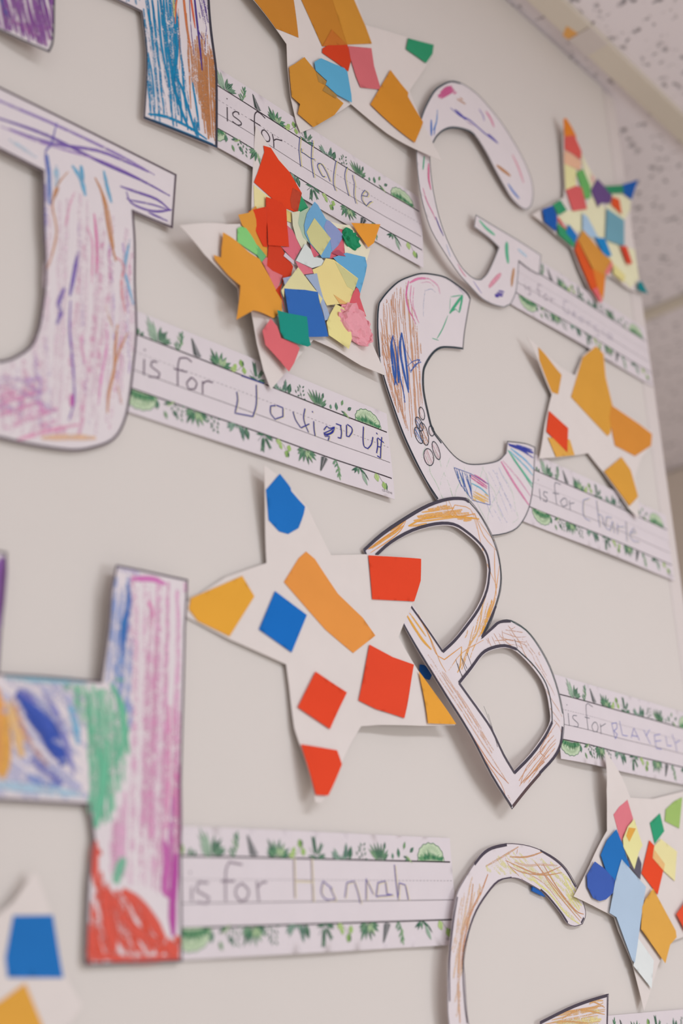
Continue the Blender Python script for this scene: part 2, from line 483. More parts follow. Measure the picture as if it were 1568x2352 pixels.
# ------------------------------------------------------------------ name strips
GREENS = [(66, 116, 88), (88, 136, 102), (112, 154, 112), (134, 170, 124)]
DK = [(58, 98, 78), (78, 116, 92), (104, 138, 112)]
LIME = [(160, 190, 112), (142, 176, 100), (176, 198, 130)]
GREY = [(120, 148, 134), (146, 168, 152), (92, 124, 110)]
class Strip:
    def __init__(s, pa, sa, pb, label, h0=1.7, lifts=(), left=-300.0, tilt=0.0):
        s.surf = Surf(h0, lifts)
        a = s.surf.uv(pa); b = s.surf.uv(pb)
        L = math.hypot(b[0] - a[0], b[1] - a[1])
        s.e = ((b[0] - a[0]) / L, (b[1] - a[1]) / L)
        if s.e[0] < 0: s.e = (-s.e[0], -s.e[1])
        s.n = (-s.e[1], s.e[0])
        s.o = (a[0] - s.e[0] * sa, a[1] - s.e[1] * sa)
        s.mb = MB()
        ring = [s.P(left, 38), s.P(left, -38), s.P(2, -38), s.P(2, 38)]
        s.mb.sheet(None, s.surf, 0, 0.3, 6.0, 0, uvr=[ring])
        s.label = label; s.left = left; s.hands = []
        INKC = (52, 42, 48)
        for t in (20.5, -20.5): s.line(left + 2, 0, t, 1.0, INKC)
        s.line(left + 2, 0, -6.6, 0.4, (84, 74, 78))
        q = left + 2
        while q < -1:
            s.line(q, q + 2.1, 7.0, 0.28, (110, 100, 106)); q += 4.0
        s.leaves()
    def P(s, a, t):
        t -= 20.5
        return (s.o[0] + s.e[0] * a + s.n[0] * t, s.o[1] + s.e[1] * a + s.n[1] * t)
    def line(s, a, b, t, w, c):
        s.mb.ribbon([s.P(a, t), s.P(b, t)], w, s.surf, 0.14, col(c), 1, 1, step=8)
    def leaf(s, a, t, ang, ln, w, c, rib=None):
        an = math.radians(ang); ca, sa_ = math.cos(an), math.sin(an)
        pts = []
        prof = [(0, 0.03), (.18, .55), (.4, 1), (.62, .85), (.82, .45), (1, 0.02)]
        for q, k in prof: pts.append((q * ln, k * w / 2))
        for q, k in prof[::-1][1:]: pts.append((q * ln, -k * w / 2))
        s.lo = getattr(s, 'lo', 0) + 1
        off = 0.2 + 0.0004 * (s.lo % 400)
        R = [s.P(a + x * ca - y * sa_, t + x * sa_ + y * ca) for x, y in pts]
        s.mb.poly(R, s.surf, off, col(c))
        if rib:
            s.mb.ribbon([s.P(a, t), s.P(a + ln * .9 * ca, t + ln * .9 * sa_)], 0.22, s.surf, off + .03, col(rib), 1, 1, step=9)
    def stem(s, pts, w, c):
        s.mb.ribbon([s.P(*p) for p in pts], w, s.surf, 0.15, col(c), 1, 1, step=4)
    def leaves(s):
        rnd = random.Random(5)
        def motif(kind, a, t0, d):
            if a - 10 < s.left: return
            # d = +1 grows upwards from the line, -1 hangs down
            def lf(x, y, ang, ln, w, c, rib=None): s.leaf(a + x, t0 + d * y, ang * d, ln, w, c, rib)
            def st(pts, w, c): s.stem([(a + x, t0 + d * y) for x, y in pts], w, c)
            if kind == 'round':
                n = 26
                R = [s.P(a + 15.5 * math.cos(q * math.pi / n) * (1 + .03 * math.sin(q * 2.2)), t0 + d * (13.2 * max(0.0, math.sin(q * math.pi / n)) ** .8 * (1 + .04 * math.sin(q * 1.9)))) for q in range(n + 1)]
                s.mb.poly(R, s.surf, 0.12, col((192, 208, 176)))
                s.mb.ribbon(R, 0.45, s.surf, 0.3, col((70, 118, 88)), 1, 1, step=6)
                for q in range(20):
                    x0 = -11.5 + q * 1.25; an = 138 - q * 4.6
                    L = rnd.uniform(6, 10) * (1 - abs(x0) / 24)
                    lf(x0, 0.4, an, L, 1.5, rnd.choice([(72, 132, 92), (58, 116, 80), (104, 152, 108)]))
                for q in range(15):
                    an = 20 + q * 10
                    lf(9.6 * math.cos(math.radians(an)), 8.2 * math.sin(math.radians(an)), an, 3.6, .5, (140, 178, 132))
                st([(-12, .5), (2, 2.6), (14, .6)], .7, (150, 184, 142))
            elif kind == 'tall':
                for an, L in ((128, 17), (118, 20), (106, 16), (140, 12), (155, 9)): lf(0, 0, an, L, 2.8, rnd.choice([(140, 168, 144), (164, 186, 164)]), (60, 100, 80))
                for an, L, x in ((70, 9, 2), (45, 9, 2), (30, 10, 3), (15, 10, 3), (80, 12, 1), (52, 13, 1)): lf(x, 1, an, L, 3.0, rnd.choice(DK), (150, 176, 150))
            elif kind == 'sprig':
                st([(0, 0), (1, 6), (2.5, 12)], .35, (96, 130, 100))
                for y, an in ((3, 130), (4, 50), (6, 60), (7, 125), (9, 55), (10, 110), (11.5, 75)): lf(y * .18, y, an, 5, 1.5, rnd.choice(GREENS[1:]))
                for an in (115, 128, 60): lf(-1, 0, an, 6, 1.3, (110, 148, 116))
            elif kind == 'fern':
                st([(3, 0), (0, 7), (-2.5, 14)], .35, (44, 60, 56))
                for q in range(12):
                    y = 1 + q * 1.05; w = 4.4 - q * .3; x = 3 - y * .4
                    lf(x, y, 20, w, .8, (48, 66, 62)); lf(x, y, 165, w, .8, (48, 66, 62))
            elif kind == 'clump':
                for an, L, x in ((118, 13, -1), (100, 11, 0), (76, 12, 1), (56, 11, 2), (32, 11, 3), (140, 9, -1), (160, 8, -1), (14, 9, 4)):
                    lf(x, 0.5, an, L, 2.9, rnd.choice(DK + GREENS[:2]), (150, 180, 140))
                for an, L, x in ((66, 8, 4), (88, 7, 2)): lf(x, 0.5, an, L, 3.2, (172, 194, 150), (60, 104, 80))
            elif kind == 'limes':
                st([(-6, 0), (-1, 3), (4, 9)], .3, (120, 130, 100))
                lf(-9, 1.5, 10, 7, 4.5, LIME[2], (84, 128, 78)); lf(-5, 3, 60, 5, 3.6, LIME[0])
                lf(3.2, 6.5, 105, 6.2, 5, LIME[1], (70, 112, 70)); lf(5.5, 1.5, 100, 6, 4.6, LIME[0], (90, 130, 80))
                lf(4.2, 7.5, 95, 4.6, 2.0, (66, 100, 70))
            elif kind == 'spray':
                st([(0, 0), (-1, 8), (-2, 13)], .35, (52, 80, 72)); st([(0, 0), (5, 8)], .35, (52, 80, 72)); st([(0, 0), (-6, 7)], .3, (52, 80, 72))
                for q in range(7):
                    y = 3 + q * 1.5
                    lf(-y * .14, y, 60, 3.4, 1.1, rnd.choice(DK)); lf(-y * .14, y, 125, 3.4, 1.1, rnd.choice(DK))
                    if q < 5:
                        lf(y * .6, y * .9, 85, 3, 1.0, rnd.choice(DK)); lf(y * .6, y * .9, 25, 3, 1.0, rnd.choice(DK))
                for an in (8, 20, 170): lf(1, .4, an, 9, 2, rnd.choice(DK))
            elif kind == 'curly':
                for an, L, x, g in ((170, 10, 0, 1), (150, 9, -2, 0), (120, 8, -3, 1), (20, 8, 0, 1), (60, 10, 2, 2), (85, 11, 5, 0), (100, 9, 6, 2)): lf(x, .5, an, L, 3.0, GREY[g], (70, 110, 90))
                lf(8, 0, 72, 9.5, 4.8, (54, 98, 76), (150, 176, 152)); lf(9.5, .2, 95, 6, 3, (84, 120, 96))
                for q in range(5): lf(-8 + q * 2.5, .3, 60 + q * 8, 3, 1, GREY[q % 3])
            elif kind == 'dotted':
                st([(2, 0), (0, 6), (0, 11)], .25, (90, 120, 104))
                for x, y, an in ((-4, 3, 110), (-2.5, 5, 60), (1, 9, 120), (3, 9.5, 50), (3, 6, 60), (3.5, 3, 55), (-3, 1, 30), (1, 2, 95), (-1, 7, 120), (4, 1, -20)): lf(x, y, an, 3.0, 1.3, rnd.choice(DK))
            elif kind == 'grassy':
                for an, L, x in ((138, 12, -2), (126, 14, -1), (112, 13, 0), (98, 13, 1), (84, 12, 2), (70, 12, 3), (50, 10, 4), (34, 8, 4)):
                    lf(x, 0, an, L, 2.4, rnd.choice([(92, 130, 100), (120, 152, 116), (62, 104, 80)]), (150, 178, 146))
                lf(6, 7, 75, 6, 2.6, (60, 100, 80))
            elif kind == 'loose':
                for x, y, an, L, w, c in ((-12, 1, 85, 4.5, 2.6, (84, 128, 104)), (-5, 2, 92, 7, 3.6, (72, 118, 92)), (1, 8, 68, 6, 2.6, (104, 146, 96)), (8, 6, 38, 6, 3, (58, 98, 80)), (3, 4, -38, 9, 1.6, (150, 176, 118)), (2, .6, 10, 5, 2, (96, 134, 104)), (4, 2, 160, 4, 1.6, (60, 96, 80))): lf(x, y, an, L, w, c, (150, 180, 150) if w > 2.5 else None)
            elif kind == 'pair':
                st([(-3, 0), (0, 4), (4, 8)], .3, (100, 110, 90))
                lf(-6, .2, 70, 7.5, 6, LIME[2], (96, 138, 84)); lf(2.6, 5.5, 74, 7, 5.6, LIME[0], (70, 110, 70)); lf(6, 5.8, 84, 6.6, 2.6, (74, 108, 76))
            elif kind == 'drop':
                lf(0, 0, 95, 8, 4.5, LIME[1], (84, 124, 76)); lf(6, 0, 80, 5, 3, (84, 130, 96)); lf(9, 0, 60, 4, 2.4, (66, 112, 84))
            elif kind == 'palelf':
                for an, L, x in ((150, 9, 0), (120, 7, -1), (100, 6, 1), (60, 6, -2), (30, 9, 1), (45, 6, 2)): lf(x, .3, an, L, 2, rnd.choice(DK))
                lf(4, 3, 62, 12, 4, (158, 180, 160), (70, 110, 86)); lf(6, 2, 50, 9, 1.2, (52, 84, 70))
        T = 20.5
        for k, a in (('round', -23), ('loose', -55), ('grassy', -82), ('dotted', -101), ('curly', -122), ('spray', -147), ('limes', -164), ('clump', -184), ('fern', -206), ('sprig', -220), ('tall', -239), ('drop', -262), ('spray', -280)):
            motif(k, a, T, 1)
        for k, a in (('pair', -14), ('palelf', -40), ('sprig', -64), ('fern', -80), ('clump', -99), ('limes', -121), ('spray', -142), ('curly', -168), ('dotted', -190), ('clump', -207), ('dotted', -222), ('loose', -234), ('round', -255)):
            motif(k, a, -T, -1)
    def write(s, strokes, w, c, second_pen=None, sw=None):  # optional offset yellow pen line goes under the main strokes
        m = MB(); s.hands.append(m); s.hand = Draw(m, s.surf, None, 0, 0)
        for st in strokes:
            if second_pen:
                s.hand.pen([(p[0] + second_pen[0], p[1] + second_pen[1]) for p in st], sw or w, second_pen[2])
        for st in strokes:
            s.hand.pen(st, w, c)
    def code(s, text, size=2.6):
        cu = bpy.data.curves.new('t', 'FONT'); cu.body = text; cu.size = size; cu.align_x = 'RIGHT'; cu.resolution_u = 2
        o = bpy.data.objects.new('t', cu); sc.collection.objects.link(o)
        dg = bpy.context.evaluated_depsgraph_get(); dg.update()
        me = o.evaluated_get(dg).to_mesh()
        for p in me.polygons:
            s.mb.poly([s.P(-1.0 + me.vertices[i].co.x, -34.5 + me.vertices[i].co.y) for i in p.vertices], s.surf, 0.2, col((120, 112, 118)))
        o.evaluated_get(dg).to_mesh_clear()
        bpy.data.objects.remove(o); bpy.data.curves.remove(cu)
    def done(s):
        o = thing('name_strip', s.mb)
        s.mb.build('paper_sheet', [STRIP_W, INK], o)
        tag(o, s.label, 'paper strip', 'leaf bordered name strips taped on the wall')
        for m in s.hands: m.build('handwriting', [INK], o)
        return o
BLK = (66, 56, 64)

st = Strip((962, 486), 0, (500, 197), 'topmost leaf bordered name strip, written in thin blue over yellow, under the crowded star', h0=1.8, lifts=[(560, 380, 34, 2.2), (962, 540, 30, 3)])
st.write([[(521.3, 246), (521.9, 279)], [(520.5, 225.5), (521.5, 228.5)], [(548.5, 264), (546.8, 259), (540, 256.4), (534, 260), (535.6, 266.8), (545, 273.7), (553.7, 282), (552.9, 287.4), (545, 287.4), (533, 278.8)],
    [(608.8, 272), (598.5, 261.6), (590, 256.4), (584.7, 263), (583.9, 280.5), (584.7, 309.8)], [(574.4, 274.5), (597.6, 289)],
    [(600, 306), (602, 300), (607, 298.6), (614, 306), (619, 316.7), (618, 324.5), (612, 325), (606, 319), (600, 306)], [(625, 308), (627.8, 322), (628.6, 339)], [(627.8, 323), (634.7, 320), (647.6, 323.6)]], 1.0, BLK)
HB = (62, 76, 138)
st.write([[(688, 315), (686, 342.5), (688, 366.6), (689.8, 383)], [(716.5, 322), (714.7, 349), (714.7, 375), (719.9, 408)], [(691.5, 341), (690.6, 349.4), (698, 353), (712, 363), (721.6, 366)],
    [(749.8, 397), (737.4, 376.7), (729.7, 376.7), (728.8, 384), (739.3, 404.4), (746, 405.4)], [(749.8, 397), (757.5, 417)], [(770.9, 369), (766, 397.7), (765, 422.6), (769.9, 438)],
    [(794.8, 384.4), (791, 403.5), (794.8, 428.4), (800.5, 450.4)], [(809, 401.6), (810, 411), (813, 422.6), (812, 447.5), (816.8, 467.6)],
    [(831, 449.4), (842.6, 451.3), (843.6, 443.7), (836.9, 437), (830, 447.5), (831, 461), (840.7, 473.3), (848, 464.7), (853, 462.8)]], 0.72, HB, (3.4, 1.2, (218, 206, 132)), 0.7)
st.done()

st = Strip((888, 993), 0, (320, 770), 'leaf bordered name strip with wobbly blue child lettering, beside the pale pink J', h0=1.8, lifts=[(880, 1140, 35, 3.0), (600, 1050, 45, 1.5)])
st.write([[(331, 825), (330, 861.7)], [(332, 802), (332, 806)], [(361, 832), (349, 829.5), (346, 841), (366.6, 857), (364, 867.4), (341, 865)], [(440, 832), (428.6, 822.7), (412.5, 822.7), (408, 843), (408, 887)], [(398.7, 846.8), (428.6, 854.8)],
    [(437.8, 868.6), (428.6, 880), (433, 893.8), (447, 893.8), (451.5, 880), (442, 868.6), (436, 869)], [(465, 875.5), (465, 905)], [(465, 882), (474.5, 875.5), (488, 879)]], 1.1, (110, 92, 108))
JB = (38, 44, 140)
st.write([[(543, 900), (545, 920), (539, 949), (580, 957), (588, 928.6), (588, 884)], [(553.5, 863), (606.5, 881.6)],
    [(634, 931), (649, 936.7), (649, 957), (631, 963), (620.8, 949), (620.8, 932.7), (632, 932)], [(672.4, 946), (678, 964), (690, 982.5)], [(699.8, 938.6), (696.5, 957.6), (699.8, 974), (708, 993)], [(690.7, 983), (709.8, 974)], [(716, 944.5), (718, 947.5)], [(719.7, 967.6), (720.5, 985.8), (723, 1000.8)],
    [(743, 987.5), (749.6, 979), (757, 984), (767.8, 981), (762.8, 994), (749.6, 999), (743, 994), (746, 1002), (756, 1002), (752.9, 1011.5)], [(744, 995), (757, 989), (766, 983)], [(745, 998), (758, 995), (764, 988)],
    [(771, 973.4), (783.5, 978)], [(781, 976), (783.5, 994), (781.9, 1007), (775, 1005)], [(795, 976), (795, 1002), (801, 1003), (807.6, 992.5), (806.8, 982.5), (796.8, 975)],
    [(834, 980), (833, 1010.7), (835.8, 1025.6), (844, 1030.6), (852, 1020.7), (855.7, 1004)], [(863.5, 994), (866, 997.5)], [(865.6, 1007), (866.5, 1024), (864, 1040.6)], [(866.5, 1005.7), (880.6, 1017)], [(876, 1004), (874, 1027), (873, 1052), (865.6, 1047)], [(866, 1025.5), (874, 1027.5)]], 1.0, JB, (2.5, 1.5, (222, 212, 170)), 0.6)
st.code('CD-122143')
st.done()

st = Strip((1033, 1980), 0, (425, 1966), 'leaf bordered name strip running right from the multicoloured H, lowest at left', h0=1.8, lifts=[(700, 2190, 60, 2.5), (1020, 2180, 30, 2)])
st.write([[(440, 2037), (440, 2070)], [(436, 2002), (437, 2006)], [(478, 2028), (455, 2026), (450.5, 2045), (480, 2062), (476, 2075), (450.5, 2072.6)], [(556, 1986), (526, 1980), (518, 2003), (518, 2070)], [(507, 2024), (539, 2024)],
    [(556, 2029), (543, 2038), (541, 2056), (552, 2070), (566, 2066), (571, 2046), (556, 2029)], [(589, 2024), (594, 2070)], [(591, 2040), (600, 2028), (612, 2026)]], 1.3, (150, 136, 146))
st.write([[(673.6, 1969), (676, 2062)], [(713.6, 1969), (718, 2070)], [(673.6, 2022), (715.7, 2024)]], 0.9, (164, 148, 158), (3, 2, (222, 210, 176)), 1.0)
st.write([[(762, 2041), (741, 2024), (736.7, 2049), (749, 2066), (770, 2066), (758, 2040)], [(791.5, 2062), (795.6, 2028), (812.5, 2024), (821, 2049), (827, 2075)], [(840, 2066), (840, 2018), (856.7, 2053.6)],
    [(863, 2058), (867, 2028), (884, 2024), (888, 2053.6), (901, 2055.7), (863, 2059)], [(905, 1986), (909, 2030), (913.5, 2066), (915.6, 2028), (930, 2032.6), (936.7, 2066)]], 0.8, (104, 92, 166), (3, 2, (222, 210, 170)), 0.8)
st.code('CD-122143')
st.done()

st = Strip((1531, 1217), 0, (1228, 1080), 'leaf bordered name strip running right from the C, partly under a star', h0=2.4, lifts=[(1400, 1285, 60, 2.5)])
st.write([[(1238, 1122.6), (1240.6, 1149)], [(1235, 1101), (1235.6, 1104)], [(1257, 1132), (1249, 1129), (1248, 1137), (1256, 1145), (1254, 1153), (1246, 1149)], [(1287, 1113), (1275, 1108), (1273, 1118), (1278, 1160)], [(1268.6, 1132), (1283, 1135)],
    [(1294, 1144), (1286, 1152), (1292, 1164), (1302, 1160), (1300, 1147), (1293, 1144)], [(1307, 1149), (1309, 1173)], [(1308, 1157), (1318, 1155)]], 0.85, (112, 112, 124))
st.write([[(1352.6, 1145), (1339, 1149), (1338, 1173), (1342, 1189), (1355, 1197)], [(1368.6, 1149), (1376.6, 1210.6)], [(1372.6, 1181), (1382, 1186.6), (1386, 1208)], [(1404, 1190), (1392.6, 1187), (1390, 1210.6), (1400.6, 1218.6), (1406, 1197), (1410, 1224)],
    [(1416.6, 1202.6), (1418, 1226.6)], [(1417, 1210), (1432.6, 1210.6)], [(1436.6, 1197), (1439, 1242.6)], [(1446, 1224), (1459, 1224), (1454, 1213), (1446, 1229), (1454, 1242.6), (1467, 1245)]], 0.85, (128, 138, 186), (2, 1.5, (220, 210, 176)), 0.7)
st.code('CD-122143')
st.done()

st = Strip((1317, 1603), -239, (1568, 1673), 'leaf bordered name strip with small blue capitals, running right from the B', h0=2.4, left=-270, lifts=[(1340, 1762, 40, 5.0), (1500, 1760, 40, 2)])
st.write([[(1304, 1638), (1306.8, 1666)], [(1300.6, 1617.5), (1301.6, 1620.5)], [(1324, 1644), (1316, 1643), (1315, 1650), (1327, 1662), (1326, 1670), (1317, 1668)], [(1360.5, 1623.7), (1349, 1615.6), (1345, 1621.7), (1347, 1650), (1350, 1676)], [(1342, 1647), (1353, 1650)],
    [(1363.6, 1659), (1358.5, 1668), (1362.5, 1680.5), (1370.7, 1680.5), (1372.7, 1670), (1368.6, 1660), (1363, 1659)], [(1377.8, 1662), (1379.8, 1686.6)], [(1378.8, 1669), (1390, 1662)]], 0.6, (92, 94, 104))
st.write([[(1404, 1662), (1412, 1697)], [(1404, 1662), (1415, 1660), (1416, 1672), (1409, 1678.5), (1417, 1687), (1413, 1697)], [(1422, 1656), (1428.5, 1688.6), (1440.6, 1690.6)], [(1448.7, 1694.7), (1454.8, 1672), (1468, 1700.8)], [(1450, 1689), (1463, 1692)],
    [(1477, 1676), (1493, 1709)], [(1491, 1676), (1483, 1690.6)], [(1501.5, 1688.6), (1506.5, 1719)], [(1501.5, 1689), (1515.7, 1686.6)], [(1503.5, 1702.8), (1517.7, 1700.8)], [(1506.5, 1719), (1518.7, 1721)], [(1527.8, 1690.6), (1531.9, 1713), (1542, 1713)],
    [(1542, 1686.6), (1550, 1706.8), (1560, 1700.8)], [(1550, 1706.8), (1554, 1727)]], 0.7, (116, 122, 190))
st.code('CD-122143')
st.done()

st = Strip((1483, 784), 0, (1240, 630), 'leaf bordered name strip with faint blurred lettering, running right from the small G', h0=2.4, lifts=[(1320, 790, 60, 2.0)])
st.write([[(1204, 652), (1207, 668)], [(1203, 640), (1204, 642)], [(1219, 661), (1211, 659), (1212, 665), (1219, 672), (1216, 678), (1211, 675)], [(1243, 657), (1235, 652), (1235, 664), (1239, 683)], [(1230, 665), (1242, 671)], [(1253, 675), (1247, 681), (1252, 690), (1258, 687), (1253, 675)], [(1263, 682), (1266, 696)], [(1264, 687), (1272, 688)]], 0.7, (150, 138, 150))
st.write([[(1304, 694), (1295, 690), (1294, 712), (1303, 722), (1308, 714), (1302, 709)], [(1313, 720), (1322, 722), (1317, 714), (1313, 724), (1323, 731)], [(1333, 727), (1328, 735), (1337, 741), (1339, 731), (1333, 727)], [(1347, 735), (1350, 750)], [(1348, 740), (1357, 741)],
    [(1372, 750), (1364, 748), (1364, 758), (1372, 760), (1375, 772), (1366, 772)], [(1383, 756), (1386, 770)], [(1402, 767), (1394, 765), (1394, 775), (1403, 779), (1402, 767), (1406, 783)]], 0.7, (170, 162, 180))
st.code('CD-122143')
st.done()

st = Strip((1430, 2382), -206, (1568, 2366.5), 'leaf bordered strip cut off by the bottom right corner, beside the lower G', h0=2.4)
st.done()

# ------------------------------------------------------------------ letters
MK = (58, 56, 68)
def letter(outer, holes, surf, sm=True, grid=5.0):
    mb = MB()
    rings = [smooth(outer) if sm else outer] + [smooth(h) if sm else h for h in holes]
    uvr = [[surf.uv(p) for p in r] for r in rings]
    mb.sheet(None, surf, 0, 0.3, grid, 0, uvr=uvr)
    return mb, Draw(mb, surf, uvr), uvr
def finish(mb, label, name='letter_cutout', cat='paper letter', parts=False):
    if parts:
        o = thing(name, mb); mb.build('paper_sheet', [PAPER_W, INK, CRAYON], o)
    else:
        o = mb.build(name, [PAPER_W, INK, CRAYON])
    tag(o, label, cat)
    return o

# H of the top strip, mostly above the frame
S = Surf(3.4, [(113, 122, 30, 9), (330, 200, 60, 1), (499, 320, 32, 2.6)])
mb, d, uvr = letter([(478, -120), (481, 0), (487, 74), (495, 134), (499, 179), (499.5, 283), (499, 341), (420, 309), (329, 273), (334, 193), (335, 134), (332.5, 92), (324, 27), (300, 15), (250, -8), (190, -35), (130, -62), (126, 0), (125, 60), (122, 100), (113, 121), (60, 98), (0, 70), (-100, 28), (-105, -100), (-110, -330), (130, -300), (130, -200), (300, -120), (320, -110), (320, -330), (470, -330)], [], S)
BL = (22, 134, 180)
leg = [(326, -60), (334, 100), (338, 200), (333, 268), (400, 295), (470, 322), (440, 250), (425, 150), (410, 60), (400, -60)]
d.hatch([(150, -140), (150, -62), (322, 20), (330, -60), (322, -110)], 80, 8, 2.6, BL, .6, 3, 2)
d.hatch(leg, 84, 8.5, 3.2, BL, .74, 1, 3, .1, .16)
d.hatch(leg, 80, 17, 2.0, (36, 120, 170), .5, 2, 4, .2)
for pts, w, dn in (([(375, -20), (378, 60), (392, 150), (400, 200), (424, 275), (440, 300)], 3.6, .95), ([(396, -20), (402, 60), (406, 120), (398, 190), (412, 240), (432, 290)], 3.8, 1), ([(392, 160), (412, 190), (425, 225), (450, 310)], 3.2, 1), ([(362, 0), (370, 100), (385, 180)], 3, .85), ([(440, 180), (450, 240), (458, 300)], 2.6, .9), ([(340, 262), (380, 268), (430, 290), (475, 320)], 3.2, .95), ([(350, 275), (400, 296), (490, 332)], 3.0, 1), ([(340, 120), (350, 180), (356, 250)], 2.2, .8), ([(334, 0), (350, 80)], 2.4, .7), ([(402, 60), (408, 130)], 3, 1)):
    d.cr(pts, w, BL, dn)
d.hatch([(432, 100), (470, 60), (490, 120), (496, 180), (496, 330), (474, 320), (455, 230), (430, 160)], 86, 4.5, 2.2, (196, 134, 88), .68, 5, 2, .06)
d.hatch([(452, 140), (484, 110), (496, 180), (496, 325), (480, 318), (460, 230)], 87, 4, 2.2, (190, 128, 80), .8, 6, 1.5, .05)
for pts, w, c, dn in (([(412, -40), (404, 10), (402, 55)], 2.0, (216, 116, 76), .9), ([(418, -40), (424, 20), (430, 70), (438, 112)], 3.0, (212, 120, 72), 1), ([(432, -40), (440, 10), (448, 65)], 2.6, (220, 106, 74), .95), ([(409, 20), (412, 90), (412, 160)], 1.0, (196, 124, 84), .7),
    ([(433, -40), (438, 60), (444, 115), (446, 128)], 0.9, (96, 64, 140), .9), ([(443, -40), (451, 40), (458, 100), (464, 162)], 2.6, (76, 56, 138), 1), ([(455, 70), (466, 92)], 1.4, (84, 60, 140), .9), ([(428, 30), (432, 100), (436, 200), (438, 250)], 1.8, (196, 134, 92), .7), ([(397, -30), (400, 40)], 2.4, (214, 204, 130), .6)):
    d.cr(pts, w, c, dn)
d.hatch([(450, -40), (478, -40), (479, 60), (472, 65), (458, 40)], 78, 4, 1.5, (112, 88, 160), .6, 8, 1)
for pts in ([(458, 0), (466, 30), (474, 64)], [(466, -20), (476, 40)], [(474, 64), (471, 100), (472, 130)]): d.cr(pts, 1.1, (96, 70, 150), .6)
purp = [(-60, -60), (120, -60), (122, 60), (114, 116), (0, 66), (-60, 40)]
d.hatch(purp, 80, 9, 3.2, (150, 98, 164), .78, 9, 3, .06)
d.hatch(purp, 74, 14, 2.8, (136, 80, 150), .85, 10, 4, .1)
d.hatch([(0, 40), (40, 60), (112, 112), (118, 60), (60, 50)], 70, 10, 2.6, (176, 110, 172), .7, 12, 3)
d.cr([(2, -10), (10, 15), (20, 42)], 4, (74, 112, 176), .95)
d.hatch([(66, -60), (118, -60), (118, 60), (100, 40)], 82, 9, 2.6, (124, 76, 150), .9, 13, 3)
d.outline(uvr[0], 1.3, MK)
d.pen([(475.5, -60), (477.8, 0), (483.8, 74), (492, 134), (496, 179), (496.5, 283), (496, 336)], 1.9, MK)
d.pen([(497, 337), (420, 305), (333, 270)], 1.6, (40, 66, 92))
finish(mb, 'blue and brown crayoned letter H, left leg purple, cut off by the top edge')

# J
S = Surf(3.4, [(100, 500, 60, 1.5), (396, 470, 40, 1), (0, 380, 50, 2)])
Jo = [(-130, 135), (0, 200), (200, 298), (405, 401), (400, 470), (396, 525), (350, 506), (306, 487), (311, 560), (311, 650), (314, 721), (314, 775), (307, 846), (298, 918), (286, 971), (261, 1011), (214, 1030), (161, 1036), (71, 1023), (0, 1007), (-130, 975), (-150, 800), (-60, 800), (0, 829), (29, 821), (68, 795), (86, 757), (96, 704), (102, 650), (102, 579), (98, 507), (98, 453), (97, 393), (0, 344), (-130, 280)]
mb, d, uvr = letter(Jo, [], S)
PK = (222, 158, 190); LP = (196, 172, 212)
stem = [(105, 395), (300, 480), (308, 560), (308, 760), (290, 940), (240, 1015), (100, 1015), (0, 990), (-60, 960), (-20, 850), (70, 815), (98, 720), (106, 600)]
d.hatch(stem, 92, 22, 5.0, (228, 206, 216), .5, 21, 8, .1)
d.hatch(stem, 97, 30, 4.0, PK, .42, 22, 10, .25, .25)
d.hatch(stem, 87, 38, 3.5, LP, .40, 23, 8, .25, .3)
d.hatch([(-60, 870), (100, 850), (160, 1000), (60, 1000), (-60, 970)], 160, 26, 4, (222, 150, 190), .5, 24, 6, .2)
d.hatch([(-60, 860), (90, 840), (140, 960), (-60, 950)], 30, 34, 3, (190, 160, 204), .5, 25, 6, .2)
PU = (112, 84, 164)
